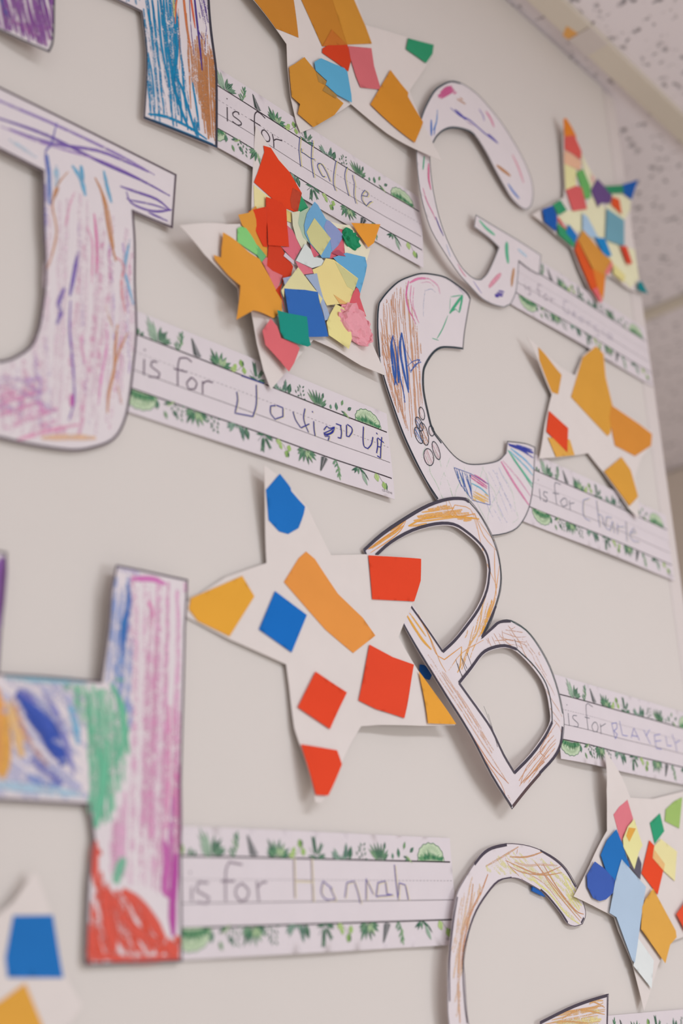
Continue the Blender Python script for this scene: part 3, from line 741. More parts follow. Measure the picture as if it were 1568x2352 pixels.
for pts, w, c, dn in (([(-60, 200), (0, 232), (70, 262), (130, 288), (220, 330), (300, 370), (355, 402)], 2.8, (150, 126, 186), .75), ([(-20, 268), (10, 276), (110, 312), (230, 372), (320, 412), (390, 450)], 3.0, PU, .9), ([(20, 296), (120, 330), (220, 345), (290, 372), (340, 395)], 3.0, (132, 106, 176), .8), ([(0, 290), (100, 330), (240, 372), (330, 415)], 2.0, (170, 140, 196), .7),
    ([(276, 428), (310, 440), (360, 458), (392, 484)], 2.6, PU, .95), ([(392, 484), (350, 470), (300, 460), (290, 455)], 1.6, PU, .8), ([(290, 440), (300, 465), (330, 480), (360, 486), (394, 482)], 2.2, PU, .9), ([(340, 488), (385, 508)], 2.2, PU, .8), ([(130, 282), (118, 330), (104, 350), (108, 400)], 1.6, (120, 110, 180), .8),
    ([(108, 355), (112, 400), (114, 470)], 4.0, (104, 130, 190), .8), ([(104, 420), (104, 520), (102, 560)], 3.2, (150, 140, 196), .6), ([(165, 380), (185, 410), (196, 450)], 4.5, (110, 176, 210), .8), ([(186, 380), (190, 420)], 4.0, (96, 168, 204), .85), ([(238, 392), (246, 430), (256, 466)], 3.6, (104, 170, 204), .8), ([(130, 380), (128, 430)], 5, (160, 196, 218), .5),
    ([(156, 395), (132, 425), (120, 470), (130, 530), (118, 590), (106, 620)], 1.8, (206, 152, 112), .75), ([(120, 465), (135, 430)], 1.8, (180, 124, 84), .7), ([(218, 408), (236, 450), (248, 520), (256, 560), (266, 600)], 3.0, (196, 136, 90), .9), ([(226, 420), (248, 480), (262, 570)], 1.8, (206, 150, 106), .8), ([(265, 590), (284, 610), (278, 660), (288, 720)], 3.0, (226, 160, 166), .7),
    ([(296, 560), (284, 620), (290, 640), (306, 700)], 3.4, (132, 182, 214), .7), ([(298, 550), (286, 620)], 1.6, (84, 130, 186), .7), ([(216, 490), (222, 560), (222, 630)], 2.4, (222, 120, 170), .75), ([(200, 520), (212, 560), (210, 650)], 2.0, (226, 160, 190), .7),
    ([(176, 590), (168, 640), (160, 680)], 3.4, (124, 100, 176), .85), ([(148, 660), (134, 700), (140, 716), (130, 745)], 3.6, (130, 106, 178), .8), ([(180, 575), (172, 620)], 3.4, (168, 140, 190), .7), ([(162, 690), (160, 760), (168, 850), (170, 920), (158, 965)], 2.2, (138, 100, 178), .8), ([(164, 905), (164, 935)], 3.2, (204, 96, 170), .9),
    ([(270, 745), (264, 800), (262, 850), (250, 900), (246, 950)], 2.6, (204, 142, 100), .85), ([(294, 764), (272, 810), (256, 870), (250, 900)], 1.8, (206, 150, 108), .8), ([(242, 702), (254, 740), (268, 770)], 1.6, (210, 160, 120), .6), ([(268, 880), (280, 930)], 1.4, (216, 170, 136), .6),
    ([(245, 740), (244, 800), (232, 870), (226, 930)], 2.4, (226, 150, 196), .65), ([(80, 810), (84, 860), (92, 870), (92, 900), (84, 930)], 2.2, (186, 150, 204), .6), ([(0, 866), (60, 874), (90, 866)], 3, (196, 164, 206), .6), ([(40, 1010), (110, 990), (180, 975)], 3, (230, 160, 190), .7), ([(95, 1006), (160, 1004), (220, 1006)], 4.5, (226, 186, 154), .8),
    ([(150, 520), (160, 470), (172, 440)], 2, (232, 170, 196), .6), ([(190, 760), (186, 790), (196, 840)], 3, (228, 170, 200), .6), ([(84, 920), (100, 940), (60, 950)], 3, (224, 150, 200), .6), ([(0, 910), (30, 900), (10, 930)], 5, (230, 168, 200), .7), ([(20, 320), (60, 346), (84, 362)], 3.5, (190, 208, 222), .6)):
    d.cr(pts, w, c, dn)
d.outline(uvr[0], 1.45, (84, 68, 80))
finish(mb, 'large pale pink letter J with purple crayon lines across its top bar')

# H of the lowest left strip
S = Surf(3.6, [(250, 1400, 38, 6)])
mb, d, uvr = letter([(266, 1297), (431, 1331), (425, 1445), (421, 1621), (416, 1797), (416, 1936), (418, 2209), (300, 2214), (194, 2218), (202, 2024), (214, 1924), (204, 1850), (0, 1838), (-20, 1837), (-35, 2235), (-270, 2240), (-250, 1230), (16, 1268), (10, 1350), (-4, 1546), (100, 1552), (231, 1564), (248, 1445), (254, 1357)], [], S, sm=False)
up = [(300, 1310), (424, 1338), (418, 1450), (410, 1900), (400, 2080), (340, 2060), (250, 2010), (255, 1900), (290, 1800), (300, 1600)]
d.hatch(up, 91, 15, 5.0, (226, 176, 204), .55, 31, 5, .06)
d.hatch(up, 92, 26, 4.0, (216, 150, 186), .55, 32, 6, .15, .1)
d.hatch([(380, 1600), (412, 1600), (410, 1950), (375, 1900)], 91, 11, 4, (222, 140, 184), .65, 33, 3)
d.hatch([(262, 1310), (300, 1310), (306, 1500), (298, 1700), (240, 1580), (256, 1400)], 95, 11, 4.0, (138, 158, 208), .6, 34, 4, .12)
for pts, w, c, dn in (([(292, 1340), (296, 1380), (284, 1440), (280, 1510)], 5.0, (72, 116, 184), .95), ([(284, 1420), (284, 1475)], 5.5, (54, 122, 188), 1), ([(264, 1560), (280, 1500)], 4, (130, 160, 210), .7), ([(300, 1330), (350, 1330), (380, 1342)], 4.5, (212, 120, 184), .95), ([(270, 1305), (320, 1318)], 4, (196, 190, 220), .6),
    ([(398, 1830), (392, 1940), (398, 2000)], 5, (200, 116, 176), .8), ([(376, 1930), (384, 1980), (378, 2040), (396, 2060)], 7, (198, 104, 172), .95), ([(405, 1960), (396, 2080), (398, 2150)], 7, (184, 78, 160), 1), ([(412, 1760), (414, 1900), (410, 1950)], 3, (170, 70, 140), .9), ([(340, 1380), (350, 1410), (345, 1450)], 4, (222, 130, 180), .6)):
    d.cr(pts, w, c, dn)
GR = (112, 190, 154)
gr = [(150, 1570), (250, 1568), (290, 1640), (300, 1720), (280, 1820), (250, 1900), (215, 1920), (206, 1850), (200, 1700), (170, 1620)]
d.hatch(gr, 85, 14, 5.0, (158, 202, 176), .75, 35, 6, .08)
d.hatch(gr, 88, 22, 4.5, GR, .8, 36, 6, .2)
for pts, w, dn in (([(255, 1570), (278, 1620), (284, 1680), (272, 1740)], 6.5, .95), ([(200, 1600), (216, 1680), (222, 1740)], 5, .7), ([(245, 1700), (236, 1800), (228, 1850), (218, 1900)], 8, .95), ([(284, 1970), (270, 2010), (268, 2030)], 8, .7), ([(260, 1560), (285, 1560)], 4, .5)):
    d.cr(pts, w, GR, dn)
cb = [(-60, 1556), (150, 1562), (200, 1600), (206, 1840), (-60, 1828)]
d.hatch(cb, 40, 22, 5.0, (186, 186, 216), .6, 37, 6, .1)
BB = (62, 88, 176)
for pts, w, c, dn in (([(38, 1590), (70, 1620), (110, 1670), (132, 1710), (148, 1758)], 13, BB, 1), ([(50, 1600), (100, 1640), (120, 1690), (142, 1740)], 10, (70, 94, 182), 1), ([(60, 1640), (100, 1680), (130, 1740)], 9, BB, 1), ([(45, 1600), (90, 1660), (120, 1720)], 8, (84, 104, 184), .9), ([(40, 1585), (90, 1612)], 6, (120, 120, 194), .8), ([(70, 1740), (110, 1770), (145, 1800)], 6, (96, 100, 180), .9), ([(60, 1780), (100, 1800), (140, 1806)], 5, (130, 150, 206), .7), ([(160, 1620), (172, 1660), (180, 1710)], 5.5, (120, 184, 216), .85), ([(100, 1590), (130, 1640), (150, 1700), (170, 1780)], 5, (140, 140, 200), .7),
    ([(-10, 1580), (0, 1640), (10, 1700), (-4, 1780)], 10, (232, 164, 92), .95), ([(20, 1610), (40, 1680), (50, 1740)], 8, (236, 190, 130), .85), ([(-30, 1600), (-20, 1760)], 12, (228, 140, 96), .9), ([(12, 1640), (14, 1740), (4, 1790)], 7, (228, 170, 84), .9), ([(30, 1600), (60, 1690), (110, 1760)], 4, (206, 150, 130), .6), ([(-40, 1800), (60, 1810), (190, 1826)], 6, (176, 204, 222), .7), ([(10, 1556), (90, 1560), (200, 1566)], 5, (150, 190, 206), .8)):
    d.cr(pts, w, c, dn)
RD = (222, 92, 76)
red = [(212, 1950), (225, 1960), (236, 2020), (262, 2040), (330, 2060), (380, 2150), (410, 2150), (412, 2205), (200, 2212), (208, 2050)]
d.hatch(red, 62, 17, 5.0, RD, .75, 38, 6, .12, .1)
d.hatch(red, 78, 22, 5.0, (224, 84, 60), .8, 39, 6, .2, .1)
for pts, w, dn in (([(218, 1930), (216, 1990), (222, 2020)], 7, .95), ([(240, 2040), (250, 2100), (262, 2180)], 10, 1), ([(250, 2050), (300, 2130), (370, 2170)], 8, .9), ([(280, 2045), (330, 2090), (378, 2160)], 9, .95), ([(210, 2190), (300, 2206), (412, 2200)], 5, .95), ([(206, 2120), (216, 2190)], 8, .85), ([(380, 2170), (410, 2190)], 10, .95), ([(240, 2050), (246, 2110), (254, 2160)], 9, 1)):
    d.cr(pts, w, RD, dn)
d.hatch([(-200, 1250), (6, 1280), (-6, 1540), (-200, 1540)], 88, 12, 6, (146, 100, 170), .9, 40, 4)
d.cr([(12, 1280), (6, 1350), (0, 1420)], 5, (120, 64, 140), 1)
d.outline(uvr[0], 1.3, (92, 80, 90))
finish(mb, 'multicoloured letter H with red foot and pink leg, lower left')

# G beside the top strip
S = Surf(4.0, [(975, 480, 45, 7), (1010, 570, 40, 5), (1040, 300, 40, 3), (1130, 380, 40, 2)])
Go = [(964, 275), (975, 245), (994, 210), (1010, 196), (1033, 186), (1057, 190), (1090, 211), (1118, 240), (1150, 280), (1176, 320), (1197, 357), (1213, 392), (1222, 422), (1224, 451), (1219, 474), (1209, 482), (1195, 476), (1174, 455), (1157, 427), (1134, 385), (1115, 348), (1090, 310), (1071, 298), (1041, 292), (1019, 298), (1003, 312), (994, 329), (988, 348), (988, 380), (995, 439), (1008, 497), (1026, 549), (1050, 598), (1071, 626), (1090, 640), (1104, 642), (1118, 628), (1132, 600), (1145, 568), (1122, 546), (1088, 521), (1092, 493), (1141, 523), (1188, 551), (1242, 586), (1238, 631), (1216, 619), (1191, 599), (1188, 642), (1184, 673), (1172, 699), (1157, 706), (1136, 701), (1108, 687), (1080, 659), (1052, 628), (1019, 579), (991, 532), (975, 486), (963, 434), (957, 380), (956, 343), (959, 301)]
mb, d, uvr = letter(Go, [], S)
def blob(d, poly, c, dens=1.0, w=2.2, ang=60, sp=4, seed=3): d.hatch(poly, ang, sp, w, c, dens, seed, 1, .04)
blob(d, [(1003, 222), (1020, 202), (1036, 196), (1048, 212), (1030, 220), (1012, 228)], (208, 96, 146), ang=150)
blob(d, [(1046, 228), (1056, 225), (1074, 238), (1066, 240)], (190, 132, 84), ang=30)
for pts, w, c, dn in (([(1034, 248), (1056, 266), (1078, 276), (1110, 304), (1144, 330)], 2.6, (92, 84, 172), .95), ([(1044, 252), (1070, 275)], 4.5, (84, 76, 168), .95), ([(1120, 308), (1142, 328)], 4.5, (88, 80, 170), .9), ([(1070, 278), (1090, 290)], 2, (160, 120, 180), .6), ([(1099, 250), (1108, 264), (1112, 278)], 3.0, (140, 124, 190), .8), ([(1115, 256), (1126, 272), (1134, 292)], 4.6, (218, 120, 158), .9),
    ([(1176, 355), (1190, 385), (1202, 420)], 4.8, (226, 160, 176), .9), ([(1140, 380), (1156, 392), (1172, 404)], 5.5, (192, 134, 84), .95), ([(1166, 422), (1178, 440), (1192, 456)], 5.0, (106, 138, 206), .95), ([(1004, 252), (1002, 280), (994, 300)], 2.2, (104, 150, 206), .7), ([(990, 275), (990, 300), (990, 312)], 3.4, (76, 120, 196), .9), ([(1000, 285), (996, 312)], 1.6, (84, 124, 196), .8),
    ([(974, 358), (971, 390)], 2.4, (86, 178, 140), .85), ([(984, 375), (984, 410), (989, 436)], 3.4, (216, 104, 146), .9), ([(971, 432), (980, 462), (994, 490), (1000, 505)], 2.6, (222, 146, 176), .75), ([(1000, 498), (1008, 520), (1018, 542)], 2.4, (86, 72, 150), .9), ([(1024, 560), (1034, 590)], 3, (200, 206, 226), .6), ([(1050, 606), (1062, 626), (1070, 636)], 2.2, (226, 156, 176), .75), ([(1086, 645), (1096, 660), (1106, 674)], 1.8, (140, 134, 196), .8),
    ([(1100, 506), (1116, 524), (1136, 540)], 4.8, (104, 192, 152), .9), ([(1164, 556), (1163, 575), (1166, 605)], 7.0, (88, 182, 142), .95), ([(1188, 572), (1210, 590)], 5, (190, 212, 228), .7), ([(1150, 628), (1132, 648), (1122, 660)], 5.6, (226, 154, 172), .85), ([(1180, 616), (1176, 640), (1174, 658)], 5.0, (196, 146, 104), .9)):
    d.cr(pts, w, c, dn)
blob(d, [(1134, 678), (1144, 668), (1158, 670), (1154, 680), (1138, 684)], (86, 68, 160), ang=10)
d.outline(uvr[0], 0.75, (84, 96, 100))
d.pen([(966, 275), (977, 246), (996, 212), (1012, 198), (1034, 188), (1057, 192)], 1.3, (48, 62, 72))
d.pen([(994, 327), (1003, 312), (1019, 299), (1041, 294), (1071, 299), (1089, 310)], 1.3, (48, 62, 72))
finish(mb, 'narrow white letter G with scattered crayon dashes, near the top right')

# C
S = Surf(3.0, [(900, 930, 40, 1), (1080, 660, 30, 2), (1227, 1050, 30, 1)])
Co = [(1080, 686), (1072, 672), (1052, 655), (1023, 636), (994, 629), (966, 627), (937, 635), (913, 646), (890, 667), (874, 687), (867, 704), (865, 753), (870, 820), (882, 875), (902, 936), (922, 993), (948, 1051), (974, 1100), (1003, 1150), (1040, 1197), (1085, 1224), (1129, 1231), (1177, 1220), (1201, 1196), (1217, 1158), (1225, 1100), (1228, 1027), (1205, 1018), (1164, 1013), (1161, 1040), (1145, 1056), (1122, 1063), (1087, 1066), (1064, 1061), (1041, 1045), (1015, 1014), (994, 985), (983, 944), (974, 898), (973, 860), (978, 840), (994, 814), (1012, 801), (1035, 800), (1063, 803), (1066, 768), (1073, 724)]
mb, d, uvr = letter(Co, [], S, grid=4)
BR = (206, 156, 124)
br1 = [(874, 700), (900, 668), (930, 645), (945, 680), (960, 760), (968, 800), (966, 860), (972, 930), (960, 1000), (950, 1030), (925, 980), (890, 880), (874, 800)]
d.hatch(br1, 86, 5.0, 1.8, BR, .78, 41, 3, .10, .04)
d.hatch([(872, 760), (900, 770), (905, 860), (935, 960), (950, 1012), (930, 990), (888, 880)], 74, 4.5, 1.8, (200, 146, 112), .72, 42, 3, .1)
d.hatch([(880, 690), (930, 650), (945, 700), (950, 780)], 88, 11, 1.1, (196, 136, 100), .8, 43, 4, .15)
for pts, w, c, dn in (([(938, 645), (932, 680), (938, 710), (948, 730), (955, 745)], 2.2, (216, 104, 160), .9), ([(940, 650), (960, 640), (985, 640)], 2.6, (226, 130, 172), .75), ([(944, 655), (942, 690), (952, 720), (962, 742)], 1.6, (222, 130, 170), .8), ([(985, 640), (1004, 655), (1010, 675)], 2.6, (228, 174, 196), .65), ([(950, 660), (948, 700), (958, 730)], 1.4, (228, 150, 184), .7), ([(965, 650), (985, 648), (998, 660)], 1.2, (226, 160, 190), .6), ([(976, 665), (972, 700), (972, 728)], 1.1, (176, 182, 206), .6), ([(976, 668), (990, 664), (1000, 672)], 1.0, (170, 176, 200), .6),
    ([(1062, 678), (1046, 700), (1032, 720)], 3.4, (72, 172, 130), .95), ([(1062, 680), (1058, 700), (1054, 718)], 3.0, (72, 172, 130), .95), ([(1034, 682), (1060, 678)], 1.2, (90, 180, 142), .8), ([(1034, 684), (1032, 715)], .9, (110, 186, 150), .7), ([(1032, 718), (1046, 710), (1054, 718)], 1.2, (72, 172, 130), .9), ([(1028, 725), (1016, 755), (1003, 778)], 1.3, (72, 172, 130), .9), ([(992, 777), (1007, 782)], 1.1, (100, 184, 148), .8), ([(1020, 630), (1050, 658), (1066, 676)], 3.5, (206, 196, 208), .6),
    ([(930, 800), (944, 830), (960, 845)], .9, (80, 110, 180), .7)):
    d.cr(pts, w, c, dn)
CB = (50, 92, 168)
for pts, w in (([(902, 770), (898, 800), (904, 860), (912, 885)], 3.4), ([(900, 790), (908, 850), (906, 885)], 3.2), ([(922, 764), (918, 800), (926, 850), (938, 902)], 3.8), ([(922, 764), (928, 800), (934, 850), (938, 895)], 3.4), ([(914, 840), (916, 880)], 3.0), ([(912, 795), (916, 850), (926, 900), (929, 925)], 1.6), ([(918, 870), (926, 900), (930, 925)], 1.4), ([(935, 830), (942, 852), (956, 838), (964, 826), (948, 830), (934, 842)], .9), ([(956, 824), (967, 832), (952, 838), (943, 856), (938, 848)], .9), ([(903, 775), (910, 810), (914, 880)], 2.0)):
    d.cr(pts, w, CB, .95)
def ell(d, cx, cy, rx, ry, rot, w=.8, c=(54, 58, 68)):
    a = math.radians(rot); P = []
    for i in range(15):
        t = 2 * math.pi * i / 14
        x, y = rx * math.cos(t), ry * math.sin(t)
        P.append((cx + x * math.cos(a) - y * math.sin(a), cy + x * math.sin(a) + y * math.cos(a)))
    d.pen(P, w, c, sm=False)
    return P[:-1]
def fell(d, cx, cy, rx, ry, rot, c, dens=.7):
    a = math.radians(rot); P = []
    for i in range(12):
        t = 2 * math.pi * i / 12
        x, y = rx * math.cos(t), ry * math.sin(t)
        P.append((cx + x * math.cos(a) - y * math.sin(a), cy + x * math.sin(a) + y * math.cos(a)))
    d.hatch(P, rot + 80, 3, 1.1, c, dens, 7, 1, .05)
for e, fc in (((968, 950, 6, 15, -12), (222, 200, 200)), ((962, 974, 7, 17, -22), (120, 130, 170)), ((961, 1000, 8, 20, -20), (86, 124, 186)), ((973, 997, 9, 27, -14), (190, 132, 88)), ((984, 1050, 11, 20, -12), (214, 176, 180)), ((1001, 1035, 7, 22, -18), (216, 178, 186)), ((990, 990, 6, 12, -10), (226, 206, 206))):
    fell(d, *e, fc, .75)
for e in ((968, 950, 6, 15, -12), (962, 974, 7, 17, -22), (961, 1000, 8, 20, -20), (973, 997, 9, 27, -14), (984, 1050, 11, 20, -12), (1001, 1035, 7, 22, -18), (990, 990, 6, 12, -10)):
    ell(d, *e)
low = [(950, 1035), (1000, 1010), (1040, 1060), (1100, 1072), (1150, 1064), (1190, 1190), (1160, 1215), (1100, 1225), (1040, 1190)]
d.hatch(low, 68, 30, .6, (176, 214, 176), .6, 44, 8, .2)
d.hatch(low, 110, 42, .6, (180, 216, 184), .55, 45, 8, .2)
d.hatch([(1100, 1075), (1150, 1066), (1190, 1180), (1160, 1210), (1120, 1180)], 65, 11, 1.8, (196, 198, 224), .5, 46, 4, .15)
d.hatch([(1044, 1074), (1080, 1090), (1084, 1150), (1060, 1120)], 74, 5, 1.6, (56, 98, 170), .9, 47, 2, .05)
d.hatch([(1078, 1084), (1120, 1110), (1120, 1130), (1082, 1104)], 35, 5, 2.0, (212, 92, 150), .9, 48, 1, .05)
d.hatch([(1084, 1122), (1122, 1140), (1122, 1156), (1086, 1148)], 28, 5, 2.0, (232, 188, 110), .85, 49, 1, .05)
d.cr([(1082, 1110), (1104, 1122), (1121, 1138)], 1.8, (100, 180, 206), .95)
d.pen([(1042, 1074), (1080, 1088), (1121, 1112), (1125, 1160), (1084, 1149), (1078, 1090)], .5, (56, 96, 170), sm=False)
d.pen([(1042, 1074), (1056, 1110), (1082, 1146)], .6, (56, 96, 170))
for pts, w, c, dn in (([(1166, 1034), (1190, 1070), (1222, 1112)], 3.6, (110, 190, 162), .9), ([(1170, 1036), (1205, 1070), (1223, 1092)], 2.8, (130, 194, 216), .85), ([(1172, 1030), (1205, 1056), (1225, 1078)], 2.8, (120, 182, 220), .85), ([(1150, 1060), (1180, 1110), (1214, 1160)], 4.0, (222, 140, 176), .85), ([(1154, 1058), (1190, 1100), (1218, 1140)], 2.6, (226, 172, 196), .7), ([(1172, 1042), (1200, 1085), (1222, 1120)], 2.4, (96, 184, 146), .8), ([(1168, 1022), (1195, 1030), (1224, 1040)], 4.4, (54, 64, 160), .95), ([(1166, 1019), (1200, 1036), (1224, 1052)], 2.4, (60, 70, 164), .9), ([(1185, 1022), (1222, 1034)], 2.4, (70, 84, 170), .8)):
    d.cr(pts, w, c, dn)
d.outline(uvr[0], 0.85, (44, 54, 64))
d.pen([(1078, 686), (1071, 674), (1051, 657), (1022, 638), (994, 631), (966, 629), (937, 637), (914, 648), (892, 668), (876, 688), (869, 704), (867, 753), (872, 820)], 1.1, (42, 54, 62))
d.pen([(874, 840), (885, 880), (905, 940), (926, 997), (952, 1054), (978, 1104), (1005, 1146)], 1.5, (40, 46, 56))
d.pen([(1061, 800), (1035, 797), (1010, 798), (991, 812), (975, 838), (970, 860), (971, 898), (980, 944), (992, 988), (1013, 1018)], 1.3, (48, 60, 66))
finish(mb, 'crayoned letter C with brown hatching and a small doodled flower, centre right')

# B
S = Surf(5.4, [(840, 1270, 45, -2.6), (925, 1400, 30, -2.6), (1060, 1680, 50, 8), (1130, 1790, 40, 5), (980, 1530, 30, 3), (1150, 1320, 35, 0.5)])
Bo = [(833, 1261), (875, 1223), (933, 1184), (982, 1157), (1027, 1143), (1062, 1142), (1079, 1150), (1101, 1178), (1127, 1223), (1143, 1265), (1151, 1314), (1150, 1353), (1140, 1391), (1126, 1432), (1105, 1467), (1130, 1438), (1146, 1426), (1172, 1424), (1208, 1446), (1237, 1482), (1263, 1530), (1282, 1585), (1293, 1637), (1295, 1669), (1289, 1711), (1272, 1744), (1240, 1779), (1208, 1818), (1175, 1859), (1127, 1782), (1079, 1689), (1020, 1595), (962, 1501), (925, 1435), (880, 1355), (839, 1275)]
B1 = [(867, 1277), (901, 1248), (949, 1222), (1001, 1208), (1040, 1209), (1069, 1226), (1098, 1252), (1114, 1278), (1119, 1311), (1113, 1353), (1095, 1395), (1069, 1433), (1043, 1466), (1016, 1492), (982, 1440), (946, 1388), (905, 1332)]
B2 = [(1058, 1570), (1085, 1537), (1108, 1506), (1130, 1493), (1159, 1488), (1185, 1496), (1217, 1527), (1243, 1562), (1255, 1592), (1261, 1624), (1263, 1656), (1247, 1689), (1217, 1731), (1180, 1770), (1156, 1728), (1130, 1670), (1104, 1631), (1082, 1602)]
mb, d, uvr = letter(Bo, [B1, B2], S, grid=4)
OR = (228, 168, 92); TN = (208, 166, 140)
d.hatch([(930, 1212), (960, 1178), (1020, 1158), (1090, 1180), (1080, 1200), (1030, 1190), (960, 1208)], 172, 5, 2.2, (232, 176, 104), .75, 51, 2, .1)
d.cr([(938, 1208), (970, 1192), (1010, 1186), (1060, 1188), (1100, 1192)], 2.6, (230, 168, 72), 1)
d.hatch([(842, 1258), (930, 1195), (925, 1215), (850, 1262)], 146, 5, 1.8, OR, .85, 52, 2, .1)
for pts, w, c, dn in (([(845, 1262), (880, 1236), (915, 1212), (935, 1190)], 1.2, (226, 150, 64), .9), ([(850, 1270), (895, 1240), (920, 1218), (932, 1196)], 1.0, (228, 156, 76), .9), ([(1030, 1150), (1050, 1185), (1090, 1180), (1110, 1230), (1140, 1265)], 1.2, (226, 162, 90), .9), ([(1024, 1150), (1030, 1185), (1044, 1160), (1080, 1170), (1095, 1215)], .9, (226, 162, 90), .85), ([(1090, 1180), (1102, 1240), (1120, 1300), (1142, 1350)], 1.1, (228, 166, 100), .85), ([(1135, 1260), (1136, 1320), (1140, 1370)], 1.2, (228, 160, 80), .9), ([(1146, 1300), (1136, 1370), (1118, 1430)], 1.2, (230, 164, 84), .9), ([(1080, 1170), (1120, 1225), (1142, 1250)], .9, (224, 170, 110), .8)):
    d.cr(pts, w, c, dn)
d.hatch([(1118, 1360), (1144, 1370), (1122, 1430), (1100, 1465), (1060, 1560), (1050, 1540), (1070, 1450), (1095, 1420)], 108, 8, 1.6, (230, 178, 114), .7, 53, 4, .15)
for pts, w, c, dn in (([(932, 1410), (950, 1440), (970, 1470), (990, 1492)], 3.4, (230, 170, 74), .95), ([(940, 1408), (960, 1436), (978, 1462)], 2.2, (232, 176, 84), .85), ([(945, 1395), (980, 1450), (1000, 1500), (1020, 1515), (1060, 1485)], 1.0, (226, 156, 66), .9), ([(960, 1410), (990, 1470), (1010, 1520), (1024, 1544)], 1.0, (224, 160, 80), .9), ([(1060, 1486), (1056, 1530), (1050, 1545)], 1.8, (230, 170, 80), .9), ([(1110, 1370), (1100, 1440), (1080, 1480)], 2.2, (230, 182, 118), .75), ([(1130, 1380), (1112, 1440), (1100, 1462)], 2.6, (230, 170, 74), .85), ([(1030, 1540), (1060, 1500), (1110, 1470)], .9, (226, 170, 110), .7)):
    d.cr(pts, w, c, dn)
d.hatch([(935, 1430), (1000, 1520), (1080, 1625), (1160, 1770), (1176, 1845), (1100, 1715), (1020, 1585)], 57, 7, 1.5, (216, 178, 156), .62, 54, 3, .2, .1)
d.hatch([(1110, 1470), (1172, 1430), (1240, 1500), (1290, 1640), (1288, 1700), (1266, 1640), (1240, 1555), (1190, 1490), (1130, 1485)], 60, 9, 1.1, TN, .7, 55, 7, .2)
d.hatch([(1130, 1470), (1172, 1430), (1220, 1470), (1200, 1500), (1150, 1485)], 10, 11, .9, (204, 156, 126), .7, 56, 8, .15)
d.hatch([(1266, 1680), (1286, 1690), (1270, 1740), (1200, 1815), (1185, 1800), (1230, 1740)], 128, 7, 1.2, (214, 160, 120), .75, 57, 4, .15)
for pts, w, c, dn in (([(985, 1530), (1040, 1620), (1090, 1700), (1130, 1760), (1168, 1800)], 1.2, (206, 140, 100), .9), ([(1000, 1560), (1060, 1650), (1110, 1740), (1150, 1800), (1162, 1835)], 1.4, (214, 160, 126), .8), ([(1020, 1545), (1080, 1640), (1130, 1730)], 1.6, (222, 186, 166), .7), ([(1262, 1700), (1210, 1760), (1195, 1800), (1250, 1750), (1200, 1796)], .8, (206, 150, 112), .8), ([(1278, 1660), (1240, 1720), (1252, 1740), (1210, 1790)], 1.0, (206, 146, 106), .8)):
    d.cr(pts, w, c, dn)
GK = (84, 78, 84)
for pts in ([(1046, 1515), (1054, 1540), (1064, 1556)], [(1058, 1506), (1066, 1534), (1074, 1550)], [(1060, 1512), (1072, 1536)], [(1072, 1500), (1082, 1528)], [(1050, 1524), (1062, 1560)], [(1181, 1468), (1188, 1490)], [(1130, 1484), (1134, 1490)], [(1120, 1640), (1142, 1716)], [(1110, 1622), (1138, 1700)]):
    d.pen(pts, .4, GK)
M2 = (70, 64, 76)
d.outline(uvr[0], 0.55, (50, 54, 62))
d.pen([(836, 1263), (878, 1227), (936, 1188), (984, 1161), (1028, 1147), (1062, 1146), (1076, 1153)], 2.5, M2)
d.pen([(1076, 1152), (1100, 1181), (1125, 1226), (1141, 1268), (1149, 1314), (1147, 1353), (1137, 1391), (1122, 1432), (1106, 1463)], 1.0, (46, 58, 62))
d.pen([(1138, 1392), (1124, 1425), (1106, 1464)], 2.4, M2)
d.pen([(1107, 1463), (1132, 1441), (1147, 1429), (1172, 1427)], 2.2, M2)
d.pen([(1172, 1426), (1207, 1448), (1235, 1484), (1261, 1532), (1280, 1587), (1291, 1639)], .8, (54, 84, 82))
d.pen([(1291, 1669), (1286, 1709), (1270, 1741), (1238, 1776)], 2.4, M2)
d.pen([(1240, 1776), (1207, 1814), (1177, 1852)], 2.6, (88, 70, 72))
d.pen([(1175, 1853), (1129, 1780), (1081, 1687), (1022, 1593), (964, 1499), (927, 1435), (841, 1276)], 1.5, M2)
d.pen([(836, 1263), (842, 1278)], 1.8, M2)
def off_ring(r, k):
    cx = sum(p[0] for p in r) / len(r); cy = sum(p[1] for p in r) / len(r)
    return [(p[0] + (p[0] - cx) / math.hypot(p[0] - cx, p[1] - cy) * k, p[1] + (p[1] - cy) / math.hypot(p[0] - cx, p[1] - cy) * k) for p in r]
R1 = off_ring(B1, 5); R2 = off_ring(B2, 5)
d.pen(R1[:9], 2.6, M2); d.pen(R1[8:14], 2.5, M2); d.pen(R1[13:] , 1.8, M2)
d.pen(R2[:6], 2.6, M2); d.pen(R2[5:11], 1.3, (54, 62, 68)); d.pen(R2[10:14], 2.7, M2); d.pen(R2[13:] + [R2[0]], 2.2, (84, 78, 88))
o = finish(mb, 'letter B with thick dark marker outline and orange pencil scribbles, sharp in focus', parts=True)
TAPE = paper_mat('blue_tape', col((30, 96, 176)), rough=0.6, nscale=300, bump=0.1)
mt = MB(); ts = Surf(2.5, [])
mt.sheet([smooth([(966, 1526), (978, 1530), (992, 1550), (987, 1561), (974, 1556), (966, 1542)])], ts, 0, 1.2, 3, 0)
tag(mt.build('tape_tab', [TAPE], o), 'blue tape tab behind the stem')

